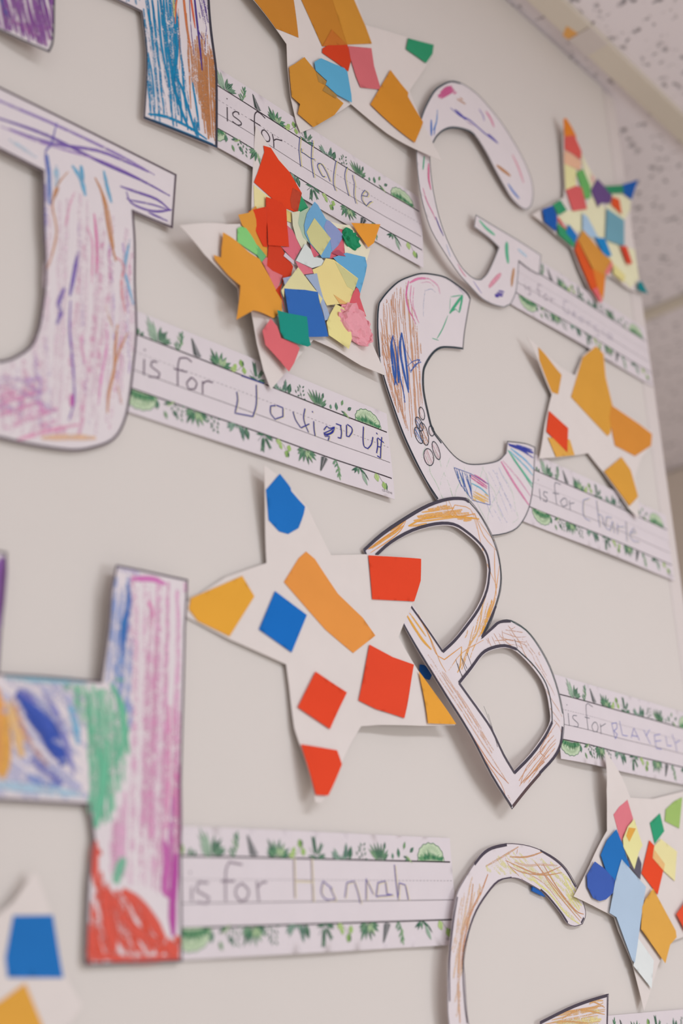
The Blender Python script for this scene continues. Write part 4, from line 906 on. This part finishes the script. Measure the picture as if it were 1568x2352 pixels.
# lower G
S = Surf(3.4, [(1035, 2250, 50, 8)])
GL = [(1027, 2278), (1029, 2206), (1038, 2115), (1047, 2057), (1062, 2025), (1087, 1985), (1105, 1960), (1127, 1945), (1163, 1937), (1203, 1940), (1239, 1951), (1275, 1971), (1301, 1996), (1324, 2036), (1342, 2083), (1344, 2105), (1337, 2123), (1319, 2128), (1302, 2121), (1286, 2097), (1257, 2061), (1239, 2045), (1217, 2032), (1196, 2021), (1174, 2017), (1145, 2025), (1119, 2054), (1094, 2094), (1076, 2144), (1065, 2206), (1067, 2242), (1070, 2297), (1076, 2352), (1096, 2420), (1140, 2480), (1200, 2490), (1260, 2440), (1280, 2370), (1239, 2372), (1239, 2346), (1301, 2315), (1344, 2298), (1397, 2282), (1395, 2352), (1392, 2520), (1300, 2560), (1200, 2570), (1110, 2530), (1055, 2450), (1030, 2352)]
mb, d, uvr = letter(GL, [], S)
YL = (228, 222, 150); T2 = (206, 156, 116)
d.hatch([(1110, 1990), (1160, 1950), (1260, 1975), (1310, 2020), (1335, 2090), (1320, 2115), (1270, 2060), (1200, 2010), (1150, 2010)], 44, 9, 3.2, (230, 224, 166), .55, 61, 5, .12)
d.hatch([(1050, 2080), (1090, 2000), (1110, 2040), (1080, 2110), (1050, 2340), (1036, 2340), (1036, 2200)], 100, 9, 2.4, (226, 196, 168), .65, 62, 5, .2)
d.hatch([(1290, 2010), (1312, 2016), (1340, 2080), (1330, 2095), (1300, 2060)], 58, 6, 2.4, YL, .85, 63, 2, .1)
for pts, w, c, dn in (([(1086, 2030), (1078, 2090), (1058, 2160), (1052, 2260), (1056, 2350)], 3.4, (214, 172, 140), .75), ([(1120, 2008), (1104, 2050), (1080, 2100), (1064, 2170), (1058, 2230)], 2.4, (206, 150, 112), .8), ([(1115, 1990), (1150, 1970), (1190, 1945)], 2.0, (214, 172, 140), .7), ([(1188, 1950), (1186, 1962)], .8, T2, .9), ([(1170, 1968), (1210, 1968), (1250, 1955)], 1.6, T2, .85), ([(1160, 1976), (1190, 1990), (1240, 2008), (1288, 1990)], 1.4, T2, .85), ([(1170, 1990), (1200, 2004), (1250, 2010), (1290, 2004)], 1.2, T2, .8), ([(1180, 1980), (1210, 1988), (1240, 1986), (1280, 1988)], 2.2, (222, 190, 168), .7),
    ([(1228, 1980), (1260, 2020), (1300, 2070), (1335, 2110)], 1.4, T2, .9), ([(1246, 1984), (1280, 2040), (1320, 2090), (1340, 2100)], 1.5, (200, 146, 100), .9), ([(1236, 1990), (1270, 2040), (1310, 2090), (1332, 2116)], 1.3, T2, .85), ([(1200, 2000), (1250, 2030), (1290, 2080)], 1.1, (216, 180, 150), .7), ([(1160, 1970), (1170, 1990), (1200, 2020)], 1.0, T2, .6), ([(1216, 2016), (1260, 2050), (1300, 2100), (1330, 2122)], 2.2, YL, .8)):
    d.cr(pts, w, c, dn)
d.hatch([(1245, 2346), (1300, 2322), (1390, 2292), (1388, 2500), (1245, 2500)], 168, 7, 1.5, (222, 180, 130), .7, 64, 5, .15)
d.hatch([(1270, 2342), (1380, 2320), (1388, 2400), (1270, 2400)], 174, 9, 3.0, (232, 214, 150), .6, 65, 3, .1)
for pts in ([(1262, 2350), (1300, 2346), (1350, 2350)], [(1270, 2332), (1310, 2322), (1385, 2310)], [(1335, 2300), (1365, 2302), (1388, 2314)], [(1290, 2340), (1330, 2320), (1388, 2330)]): d.cr(pts, 1.4, (216, 164, 108), .85)
M3 = (74, 66, 78)
d.outline(uvr[0], 0.55, (84, 72, 84))
d.pen([(1032, 2300), (1032, 2206), (1041, 2116), (1050, 2060)], 1.1, (88, 76, 90))
d.pen([(1089, 1985), (1107, 1963), (1129, 1948), (1163, 1940)], 2.4, M3)
d.pen([(1240, 1953), (1273, 1974), (1298, 1998), (1321, 2037)], 1.6, M3)
d.pen([(1340, 2108), (1334, 2120)], 1.6, M3)
d.pen([(1303, 2119), (1288, 2096), (1259, 2060), (1241, 2043)], 1.5, M3)
d.pen([(1174, 2015), (1143, 2023), (1117, 2052), (1092, 2092), (1074, 2143), (1062, 2206), (1066, 2300), (1072, 2350)], 1.0, (78, 66, 80))
d.pen([(1240, 2349), (1302, 2318), (1345, 2301), (1394, 2286)], 2.4, M3)
d.pen([(1394, 2284), (1393, 2352), (1390, 2500)], 1.1, M3)
o = finish(mb, 'tall letter G in pale yellow and brown pencil, cut off at the bottom edge', parts=True)
mt = MB(); ts = Surf(3.2, [])
mt.sheet([[(1223, 2036), (1240, 2044), (1252, 2060), (1238, 2054), (1222, 2046)]], ts, 0, 1.2, 3, 0)
tag(mt.build('tape_tab', [TAPE], o), 'blue tape tab behind the curve')

# ------------------------------------------------------------------ collage stars
def star(outer, surf, label, pieces, grid=5.0):
    mb = MB()
    mb.sheet([outer], surf, 0, 0.35, grid, 0)
    o = thing('collage_star', mb)
    mb.build('paper_backing', [STAR_W], o)
    tag(o, label, 'paper star', 'tissue paper collage stars')
    for i, pc in enumerate(pieces):
        c, poly = pc[0], pc[1]
        lf = pc[2] if len(pc) > 2 else ()
        s2 = Surf(surf.h0, [])
        s2.l = list(surf.l) + [(wall(a, b), sg, am) for a, b, sg, am in lf]
        m2 = MB()
        m2.sheet([poly], s2, 0.25 + 0.16 * i * (1 if len(pieces) < 20 else 0.7), 0.06, 4.0, 0)
        q = m2.build('tissue_piece', [tissue(c)], o)
        tag(q, cname(c) + ' tissue piece')
    return o
def cname(c):
    import colorsys
    h, s, v = colorsys.rgb_to_hsv(*[x / 255 for x in c]); h *= 360
    if s < .13: return 'pale' if v > .6 else 'dark grey'
    if h < 14 or h > 350: return 'red' if s > .68 else 'pink'
    if h < 45: return 'orange' if s > .5 else 'peach'
    if h < 66: return 'yellow'
    if h < 110: return 'light green'
    if h < 165: return 'green'
    if h < 186: return 'teal'
    if h < 245: return 'blue' if s > .45 else 'pale blue'
    if h < 300: return 'purple'
    return 'pink'
def ball(star_o, surf, cpx, rpx, flat, c, seed, lab):
    """a crumpled ball of tissue: creased, folded, stuck down flat on one side"""
    cu, cv = surf.uv(cpx)
    a = surf.uv((cpx[0] - rpx[0], cpx[1])); b = surf.uv((cpx[0] + rpx[0], cpx[1]))
    ru = abs(b[0] - a[0]) / 2; rv = abs(surf.uv((cpx[0], cpx[1] - rpx[1]))[1] - surf.uv((cpx[0], cpx[1] + rpx[1]))[1]) / 2
    import bmesh
    bm = bmesh.new(); bmesh.ops.create_icosphere(bm, subdivisions=4 if flat > 5 else 3, radius=1)
    so = Vector((seed * 3.1, seed * 1.7, 0))
    rnd = random.Random(seed)
    mb = MB(); h0 = surf(cu, cv)
    for v in bm.verts:
        n = v.co.normalized()
        fold = abs(noise.noise(n * 2.0 + so)) * 1.6 + abs(noise.noise(n * 3.6 + so)) * .5
        k = 0.84 + 0.26 * noise.noise(n * 1.3 + so) + 0.17 * fold + rnd.uniform(-.012, .012)
        p = n * k
        mb.v.append(((cu + p.x * ru) * .001, -(h0 + max(0.3, flat * (0.42 - 0.62 * p.y + 0.9 * abs(noise.noise(n * 2.3 + so)) - 0.25 * abs(noise.noise(n * 4.4 + so))))) * .001, (cv + p.z * rv) * .001))
    for f in bm.faces: mb.face([v.index for v in f.verts], 0, sm=False)
    bm.free()
    tag(mb.build('crumpled_tissue_ball', [tissue(c)], star_o), lab)

O1 = (214, 146, 52); O2 = (222, 152, 58); RE = (222, 66, 32); BLU = (24, 108, 182)
# star above the top strip
S = Surf(4.2, [(1012, 369, 38, 18), (580, 20, 35, 6), (690, 300, 22, -0.8), (990, 110, 30, -2)])
o = star([(520, -95), (582, 0), (658, 101), (660, 153), (667, 222), (681, 283), (690, 305), (716, 294), (765, 266), (806, 239), (850, 276), (890, 307), (955, 343), (1014, 370), (996, 334), (970, 282), (940, 208), (980, 150), (995, 103), (937, 86), (838, 57), (800, -60), (785, -190), (690, -80)], S,
    'paper star with orange and one light blue tissue piece, cut off by the top edge', [
    ((198, 130, 46), [(545, -50), (660, -50), (674, 0), (685, 87), (633, 66), (585, 3)]),
    ((196, 128, 44), [(660, -70), (691, 0), (739, 107), (796, 104), (800, 60), (760, -60)]),
    ((206, 142, 52), [(740, -70), (762, 0), (796, 103), (853, 101), (838, 60), (812, 0), (795, -60)]),
    ((196, 112, 42), [(760, 68), (739, 107), (796, 104)]),
    ((206, 62, 28), [(739, 112), (752, 105), (796, 104), (806, 133), (798, 165), (770, 144), (738, 122)]),
    ((208, 106, 112), [(798, 107), (851, 112), (857, 153), (873, 207), (826, 202), (816, 178), (803, 136)]),
    ((46, 146, 104), [(935, 89), (994, 104), (991, 125), (976, 146), (930, 114)]),
    ((210, 138, 44), [(894, 162), (935, 214), (934, 223), (969, 282), (950, 329), (848, 241)]),
    ((206, 142, 50), [(696, 133), (718, 160), (745, 200), (770, 225), (786, 239), (765, 266), (717, 294), (681, 263), (686, 241), (667, 224), (661, 156), (675, 148)], [(684, 238, 6, 1.5)]),
    ((176, 134, 70), [(722, 166), (748, 190), (744, 198), (728, 190)]),
    ((168, 130, 70), [(737, 210), (744, 198), (770, 221), (768, 229)]),
    ((92, 168, 204), [(733, 136), (718, 145), (721, 164), (747, 188), (744, 197), (770, 220), (804, 238), (803, 220), (794, 168), (787, 159)])])

# big star between the top strip and the J strip
S = Surf(4.0, [(412, 518, 34, 14), (545, 660, 30, 6), (885, 862, 30, 5), (750, 790, 25, 3), (600, 800, 25, 4), (860, 520, 20, -0.6)])
big = [
    ((232, 218, 160), [(582, 425), (600, 440), (629, 461), (612, 465), (610, 476), (584, 482)]),
    ((54, 150, 104), [(690, 448), (708, 479), (684, 493), (676, 480)]),
    ((222, 66, 30), [(604, 335), (621, 340), (639, 368), (664, 396), (692, 444), (682, 490), (655, 479), (629, 461), (609, 443), (582, 419), (591, 396), (606, 350)]),
    ((188, 70, 46), [(665, 459), (671, 432), (692, 444), (682, 490), (668, 478)]),
    ((222, 198, 122), [(653, 480), (668, 489), (667, 512), (653, 507)]),
    ((218, 152, 62), [(545, 494), (568, 490), (586, 474), (600, 520), (612, 569), (612, 594), (586, 564), (581, 551), (554, 518)], [(550, 500, 8, 3)]),
    ((134, 204, 122), [(543, 526), (552, 521), (563, 525), (582, 553), (591, 570), (588, 587), (543, 557)], [(560, 540, 8, 2)]),
    ((110, 180, 118), [(586, 562), (591, 566), (609, 589), (599, 604), (588, 587)]),
    ((216, 62, 30), [(568, 486), (609, 476), (612, 569), (602, 567), (582, 526)], [(590, 500, 12, 2)]),
    ((222, 152, 58), [(509, 535), (506, 570), (505, 593), (497, 590), (488, 587), (491, 598), (520, 632), (549, 657), (545, 700), (540, 736), (579, 714), (625, 732), (645, 718), (644, 685), (631, 664), (606, 619), (593, 596), (568, 580), (543, 558)], [(545, 725, 14, 5), (495, 590, 12, 3)]),
    ((218, 118, 124), [(599, 603), (609, 592), (646, 634), (640, 650), (632, 669), (618, 641)]),
    ((206, 62, 34), [(614, 560), (641, 566), (650, 582), (670, 614), (665, 634), (650, 641), (642, 662), (646, 634), (622, 623), (610, 612)]),
    ((212, 64, 36), [(630, 668), (645, 650), (640, 672), (648, 700), (652, 724), (644, 690)]),
    ((220, 64, 30), [(607, 454), (630, 461), (654, 481), (656, 520), (660, 569), (612, 565), (609, 505)], [(612, 540, 12, 1.5)]),
    ((214, 108, 124), [(654, 518), (668, 531), (677, 549), (688, 572), (671, 601), (643, 570), (660, 569)]),
    ((212, 196, 204), [(651, 582), (671, 601), (671, 610), (647, 590)]),
    ((214, 212, 184), [(666, 490), (684, 487), (700, 540), (700, 562), (688, 573), (676, 549), (668, 520)]),
    ((172, 192, 166), [(684, 490), (706, 478), (699, 510), (697, 530), (708, 563), (692, 548), (680, 515)]),
    ((214, 104, 118), [(768, 527), (782, 529), (785, 545), (788, 594), (752, 596), (756, 570)]),
    ((210, 104, 118), [(707, 562), (728, 588), (716, 594), (710, 580)]),
    ((232, 222, 196), [(752, 511), (775, 518), (800, 520), (812, 540), (836, 574), (846, 572), (837, 601), (787, 586), (782, 530), (768, 526)]),
    ((112, 166, 204), [(717, 466), (725, 474), (743, 506), (752, 511), (768, 526), (784, 544), (771, 567), (755, 583), (752, 595), (734, 595), (725, 583), (707, 563), (695, 540), (693, 520), (699, 494)]),
    ((140, 152, 196), [(744, 509), (752, 511), (768, 526), (784, 544), (771, 567), (757, 580), (752, 552), (738, 525)]),
    ((204, 200, 142), [(716, 504), (754, 551), (731, 590), (707, 561), (698, 536)]),
    ((176, 84, 104), [(755, 584), (772, 577), (788, 592), (770, 590)], [(770, 585, 5, 1)]),
    ((212, 218, 214), [(694, 563), (707, 576), (714, 594), (733, 597), (737, 603), (732, 613), (710, 619), (673, 602), (684, 581)]),
    ((218, 118, 132), [(671, 602), (709, 620), (714, 631), (690, 634), (678, 617)]),
    ((102, 168, 208), [(758, 595), (789, 584), (832, 594), (836, 613), (832, 635), (820, 678), (814, 664), (808, 660), (779, 619)]),
    ((214, 94, 104), [(811, 664), (816, 667), (820, 678), (819, 686), (832, 725), (834, 731), (802, 716), (773, 703), (794, 700), (805, 674)]),
    ((232, 212, 144), [(741, 597), (759, 600), (815, 643), (794, 702), (771, 702), (743, 705), (730, 679), (710, 623), (732, 613)]),
    ((204, 200, 138), [(762, 606), (815, 644), (806, 671), (790, 662)]),
    ((226, 178, 110), [(758, 680), (792, 702), (772, 701)]),
    ((158, 174, 200), [(693, 636), (720, 632), (725, 656), (734, 688), (752, 736), (738, 740), (733, 716), (728, 700), (718, 670)]),
    ((160, 168, 194), [(641, 643), (660, 639), (646, 660)]),
    ((220, 212, 160), [(676, 618), (732, 690), (727, 702), (720, 675), (644, 668), (643, 688), (637, 672)]),
    ((50, 104, 178), [(644, 667), (690, 670), (721, 675), (725, 700), (732, 722), (745, 777), (698, 778), (654, 728)]),
    ((232, 218, 148), [(762, 703), (801, 722), (796, 759), (799, 781), (792, 806), (746, 774), (741, 745), (750, 724)]),
    ((218, 106, 112), [(612, 736), (627, 754), (636, 781), (671, 795), (679, 804), (666, 838), (654, 858), (600, 797), (593, 764)]),
    ((26, 142, 126), [(627, 717), (650, 724), (695, 732), (699, 777), (704, 797), (697, 801), (671, 793), (643, 782), (634, 766)], [(660, 770, 15, 2)]),
    ((30, 108, 118), [(658, 748), (668, 744), (680, 747), (676, 760), (671, 773), (667, 760)]),
    ((228, 152, 54), [(797, 517), (864, 520), (849, 563), (836, 573), (812, 540)])]
o = star([(587, 288), (580, 400), (578, 512), (520, 515), (412, 518), (470, 585), (546, 662), (550, 700), (577, 716), (590, 790), (605, 850), (622, 895), (650, 862), (690, 815), (720, 780), (770, 803), (830, 840), (886, 863), (866, 815), (848, 775), (830, 730), (821, 679), (841, 588), (861, 550), (864, 519), (800, 518), (740, 505), (700, 470), (665, 395), (640, 357), (613, 328)], S,
    'crowded paper star layered with red, orange, blue and yellow tissue, left of the C', big)
ball(o, S, (800, 553), (20, 22), 4.6, (36, 140, 96), 2, 'crumpled green tissue ball')
ball(o, S, (808, 748), (38, 40), 5.6, (230, 158, 168), 5, 'crumpled pink tissue ball')

# star in the middle
S = Surf(3.2, [(606, 1070, 35, 7), (730, 1845, 28, 8), (1044, 1666, 34, 10), (900, 1665, 30, 7), (415, 1405, 30, -1.6), (940, 1340, 34, 3.4)])
star([(400, 1402), (432, 1419), (526, 1468), (657, 1526), (664, 1578), (676, 1673), (705, 1756), (724, 1842), (737, 1845), (780, 1762), (829, 1668), (870, 1665), (965, 1667), (1045, 1666), (1003, 1605), (960, 1540), (915, 1463), (926, 1435), (948, 1384), (968, 1283), (838, 1273), (760, 1275), (735, 1225), (706, 1165), (660, 1110), (606, 1068), (608, 1133), (612, 1293), (520, 1325)], S,
    'white paper star with four red and two blue tissue pieces, left of the B', [
    ((28, 112, 190), [(642, 1088), (667, 1121), (668, 1128), (700, 1164), (685, 1213), (661, 1227), (640, 1221), (616, 1195), (610, 1125)], [(680, 1190, 8, 2), (650, 1120, 8, 2)]),
    ((228, 148, 70), [(702, 1267), (722, 1284), (775, 1364), (832, 1419), (861, 1460), (810, 1500), (746, 1446), (651, 1337), (685, 1282)]),
    ((228, 164, 58), [(555, 1323), (583, 1370), (526, 1462), (453, 1427), (432, 1399), (437, 1374)]),
    ((18, 108, 190), [(630, 1358), (703, 1413), (668, 1499), (593, 1446)]),
    ((226, 70, 38), [(844, 1276), (965, 1284), (964, 1334), (949, 1382), (853, 1377)]),
    ((226, 72, 42), [(846, 1481), (900, 1510), (948, 1527), (926, 1650), (861, 1629), (821, 1609)]),
    ((224, 70, 40), [(722, 1543), (794, 1591), (755, 1675), (681, 1625)]),
    ((224, 70, 40), [(688, 1710), (771, 1724), (782, 1756), (750, 1828), (722, 1826)]),
    ((230, 160, 58), [(958, 1542), (970, 1558), (1044, 1664), (979, 1662)])])

# star at the far right edge of the wall
S = Surf(4.2, [(1296, 272, 30, 12), (1230, 495, 25, 2), (1465, 415, 25, 6), (1375, 695, 25, 2)])
CR = (232, 226, 190)
star([(1296, 269), (1315, 307), (1337, 355), (1355, 389), (1379, 427), (1420, 422), (1465, 413), (1451, 461), (1446, 482), (1456, 573), (1467, 640), (1482, 678), (1443, 664), (1403, 635), (1385, 635), (1374, 699), (1352, 666), (1331, 621), (1312, 571), (1278, 541), (1240, 507), (1222, 493), (1240, 482), (1294, 453), (1295, 427), (1292, 347)], S,
    'far paper star packed with small mixed tissue pieces, overlapping the wall edge', [
    (CR, [(1298, 485), (1345, 478), (1355, 450), (1390, 478), (1388, 552), (1345, 545), (1330, 535), (1302, 517), (1280, 500)]),
    (CR, [(1398, 445), (1430, 447), (1447, 461), (1446, 482), (1432, 507), (1390, 480)]),
    (CR, [(1386, 550), (1432, 566), (1456, 573), (1466, 640), (1447, 662), (1430, 645), (1400, 606)]),
    (CR, [(1334, 352), (1354, 392), (1368, 412), (1355, 435), (1340, 395)]),
    ((224, 130, 44), [(1292, 275), (1298, 271), (1322, 314), (1318, 325), (1295, 316)]),
    ((216, 92, 84), [(1295, 314), (1317, 311), (1334, 349), (1332, 368), (1310, 352), (1295, 344)]),
    ((232, 182, 150), [(1294, 346), (1310, 354), (1334, 372), (1331, 393), (1294, 377)]),
    ((230, 222, 164), [(1294, 377), (1321, 390), (1321, 428), (1297, 437)]),
    ((108, 176, 98), [(1321, 397), (1337, 389), (1353, 427), (1355, 455), (1342, 459), (1331, 427)]),
    ((216, 98, 98), [(1297, 437), (1321, 427), (1334, 432), (1346, 481), (1313, 486)]),
    ((232, 180, 180), [(1355, 400), (1364, 411), (1358, 424)]),
    ((104, 76, 130), [(1369, 411), (1403, 448), (1398, 469), (1377, 467), (1371, 478), (1355, 437)]),
    ((48, 138, 96), [(1385, 429), (1427, 426), (1430, 445), (1398, 446)]),
    ((24, 90, 170), [(1427, 425), (1463, 414), (1448, 460), (1430, 447)]),
    ((222, 84, 40), [(1403, 453), (1419, 459), (1425, 494), (1401, 472)]),
    ((112, 162, 178), [(1390, 480), (1430, 507), (1430, 568), (1387, 552)]),
    ((168, 196, 220), [(1334, 491), (1345, 499), (1371, 548), (1347, 545), (1334, 528)]),
    ((28, 132, 196), [(1363, 547), (1385, 549), (1401, 589), (1385, 592)]),
    ((54, 152, 106), [(1265, 472), (1283, 461), (1298, 485), (1278, 496)]),
    ((22, 88, 168), [(1241, 483), (1265, 474), (1275, 499), (1273, 534), (1246, 512)]),
    ((222, 76, 76), [(1273, 500), (1280, 503), (1297, 530), (1290, 526)]),
    ((58, 150, 102), [(1274, 514), (1294, 528), (1315, 555), (1313, 571), (1278, 541)]),
    ((28, 118, 188), [(1302, 517), (1321, 544), (1315, 560), (1295, 536)]),
    ((218, 88, 36), [(1321, 552), (1353, 619), (1385, 635), (1377, 680), (1353, 667), (1315, 576)]),
    ((222, 130, 48), [(1356, 619), (1385, 633), (1379, 692), (1366, 662)]),
    ((212, 146, 62), [(1334, 531), (1379, 584), (1399, 601), (1383, 635), (1355, 619), (1322, 553)]),
    ((222, 104, 108), [(1354, 668), (1366, 662), (1377, 694), (1373, 698)]),
    ((224, 124, 120), [(1398, 601), (1402, 613), (1391, 635), (1382, 629)]),
    ((226, 214, 146), [(1401, 606), (1430, 635), (1427, 652), (1403, 631)]),
    ((216, 68, 44), [(1419, 567), (1433, 568), (1446, 608), (1435, 609)]),
    ((10, 128, 134), [(1459, 651), (1467, 648), (1482, 678), (1459, 668)])])

# star above the C strip
S = Surf(4.2, [(1212, 778, 28, 9), (1440, 1160, 30, 4), (1238, 1053, 25, 2)])
star([(1210, 775), (1267, 906), (1250, 980), (1238, 1053), (1290, 1050), (1350, 1041), (1385, 1085), (1412, 1122), (1443, 1168), (1466, 1192), (1466, 1150), (1458, 1095), (1474, 1050), (1497, 1024), (1497, 992), (1450, 958), (1407, 930), (1396, 880), (1386, 813), (1368, 793), (1338, 817), (1320, 862), (1290, 845), (1250, 810)], S,
    'white paper star with one red and mostly orange tissue pieces, right of the C', [
    ((214, 152, 60), [(1235, 797), (1289, 861), (1281, 906), (1267, 901), (1238, 827)]),
    ((216, 156, 62), [(1368, 795), (1385, 813), (1390, 867), (1406, 933), (1401, 995), (1394, 1002), (1310, 912), (1337, 821)]),
    ((214, 140, 56), [(1403, 931), (1465, 973), (1496, 997), (1494, 1024), (1457, 1048), (1411, 1024), (1398, 960)]),
    ((222, 166, 76), [(1256, 1005), (1307, 1010), (1318, 1046), (1275, 1050)]),
    ((222, 72, 36), [(1259, 944), (1303, 984), (1301, 1040), (1253, 992)]),
    ((218, 158, 62), [(1425, 1050), (1446, 1080), (1463, 1141), (1443, 1163), (1385, 1083)])])

# star at the lower right
S = Surf(4.6, [(1388, 1790, 34, 9), (1320, 2058, 26, 2), (1440, 2200, 26, 1), (1478, 2318, 22, 1)])
star([(1388, 1722), (1393, 1817), (1394, 1908), (1355, 1985), (1317, 2059), (1394, 2097), (1410, 2107), (1420, 2138), (1451, 2210), (1471, 2289), (1478, 2322), (1493, 2278), (1511, 2217), (1536, 2164), (1640, 2125), (1590, 2000), (1640, 1800), (1500, 1835), (1447, 1832)], S,
    'paper star with large pale blue and rounded blue pieces, at the lower right', [
    ((222, 124, 134), [(1440, 1837), (1453, 1880), (1445, 1900), (1425, 1934), (1408, 1871), (1421, 1853)]),
    ((226, 150, 60), [(1423, 1930), (1432, 1948), (1427, 1950)]),
    ((50, 156, 114), [(1514, 1868), (1524, 1909), (1502, 1938), (1491, 1890)]),
    ((158, 188, 106), [(1565, 1831), (1558, 1903), (1525, 1886), (1527, 1859), (1546, 1841)]),
    ((230, 74, 38), [(1489, 1930), (1500, 1942), (1521, 2000), (1508, 2055), (1471, 2006)]),
    ((232, 220, 162), [(1515, 1927), (1552, 1956), (1547, 2024), (1521, 2000), (1496, 1971), (1500, 1943)]),
    ((232, 186, 124), [(1500, 1952), (1524, 1985), (1521, 2000), (1496, 1971)]),
    ((94, 90, 102), [(1440, 1968), (1452, 1990), (1463, 1966), (1470, 1984), (1467, 2021), (1438, 1984)]),
    ((232, 224, 160), [(1453, 1881), (1472, 1942), (1464, 1956), (1453, 1997), (1441, 1971), (1428, 1946), (1427, 1927), (1438, 1899)]),
    ((226, 168, 74), [(1440, 1901), (1456, 1903), (1441, 1934), (1434, 1920)]),
    ((34, 112, 184), [(1411, 1905), (1425, 1938), (1442, 1991), (1408, 2024), (1386, 1997), (1375, 1964), (1390, 1929)]),
    ((62, 94, 174), [(1361, 1979), (1383, 1995), (1407, 2021), (1404, 2050), (1387, 2066), (1372, 2070), (1357, 2063), (1344, 2037), (1343, 2010)]),
    ((222, 226, 224), [(1460, 2155), (1496, 2206), (1491, 2271), (1449, 2218)]),
    ((176, 196, 216), [(1422, 1974), (1478, 2037), (1469, 2092), (1452, 2212), (1446, 2206), (1410, 2107), (1394, 2097), (1407, 2026)]),
    ((224, 164, 72), [(1494, 2041), (1546, 2138), (1548, 2153), (1533, 2170), (1522, 2213), (1466, 2134), (1469, 2083), (1477, 2065)]),
    ((226, 80, 48), [(1590, 2040), (1568, 2070), (1547, 2100), (1568, 2140), (1600, 2120)])])

# star in the bottom left corner
S = Surf(3.2, [(60, 2030, 22, 3)])
star([(80, 2000), (30, 2072), (-60, 2150), (-120, 2300), (-60, 2430), (110, 2430), (190, 2310), (150, 2240), (118, 2100)], S,
    'blurred paper star with a blue block above orange, in the bottom left corner', [
    ((34, 112, 184), [(30, 2103), (121, 2102), (145, 2246), (17, 2246), (12, 2200)]),
    ((222, 162, 66), [(57, 2258), (73, 2297), (105, 2375), (-40, 2400), (-40, 2320), (0, 2300)])])

for o in sc.objects:
    if '_o' in o.keys(): del o['_o']
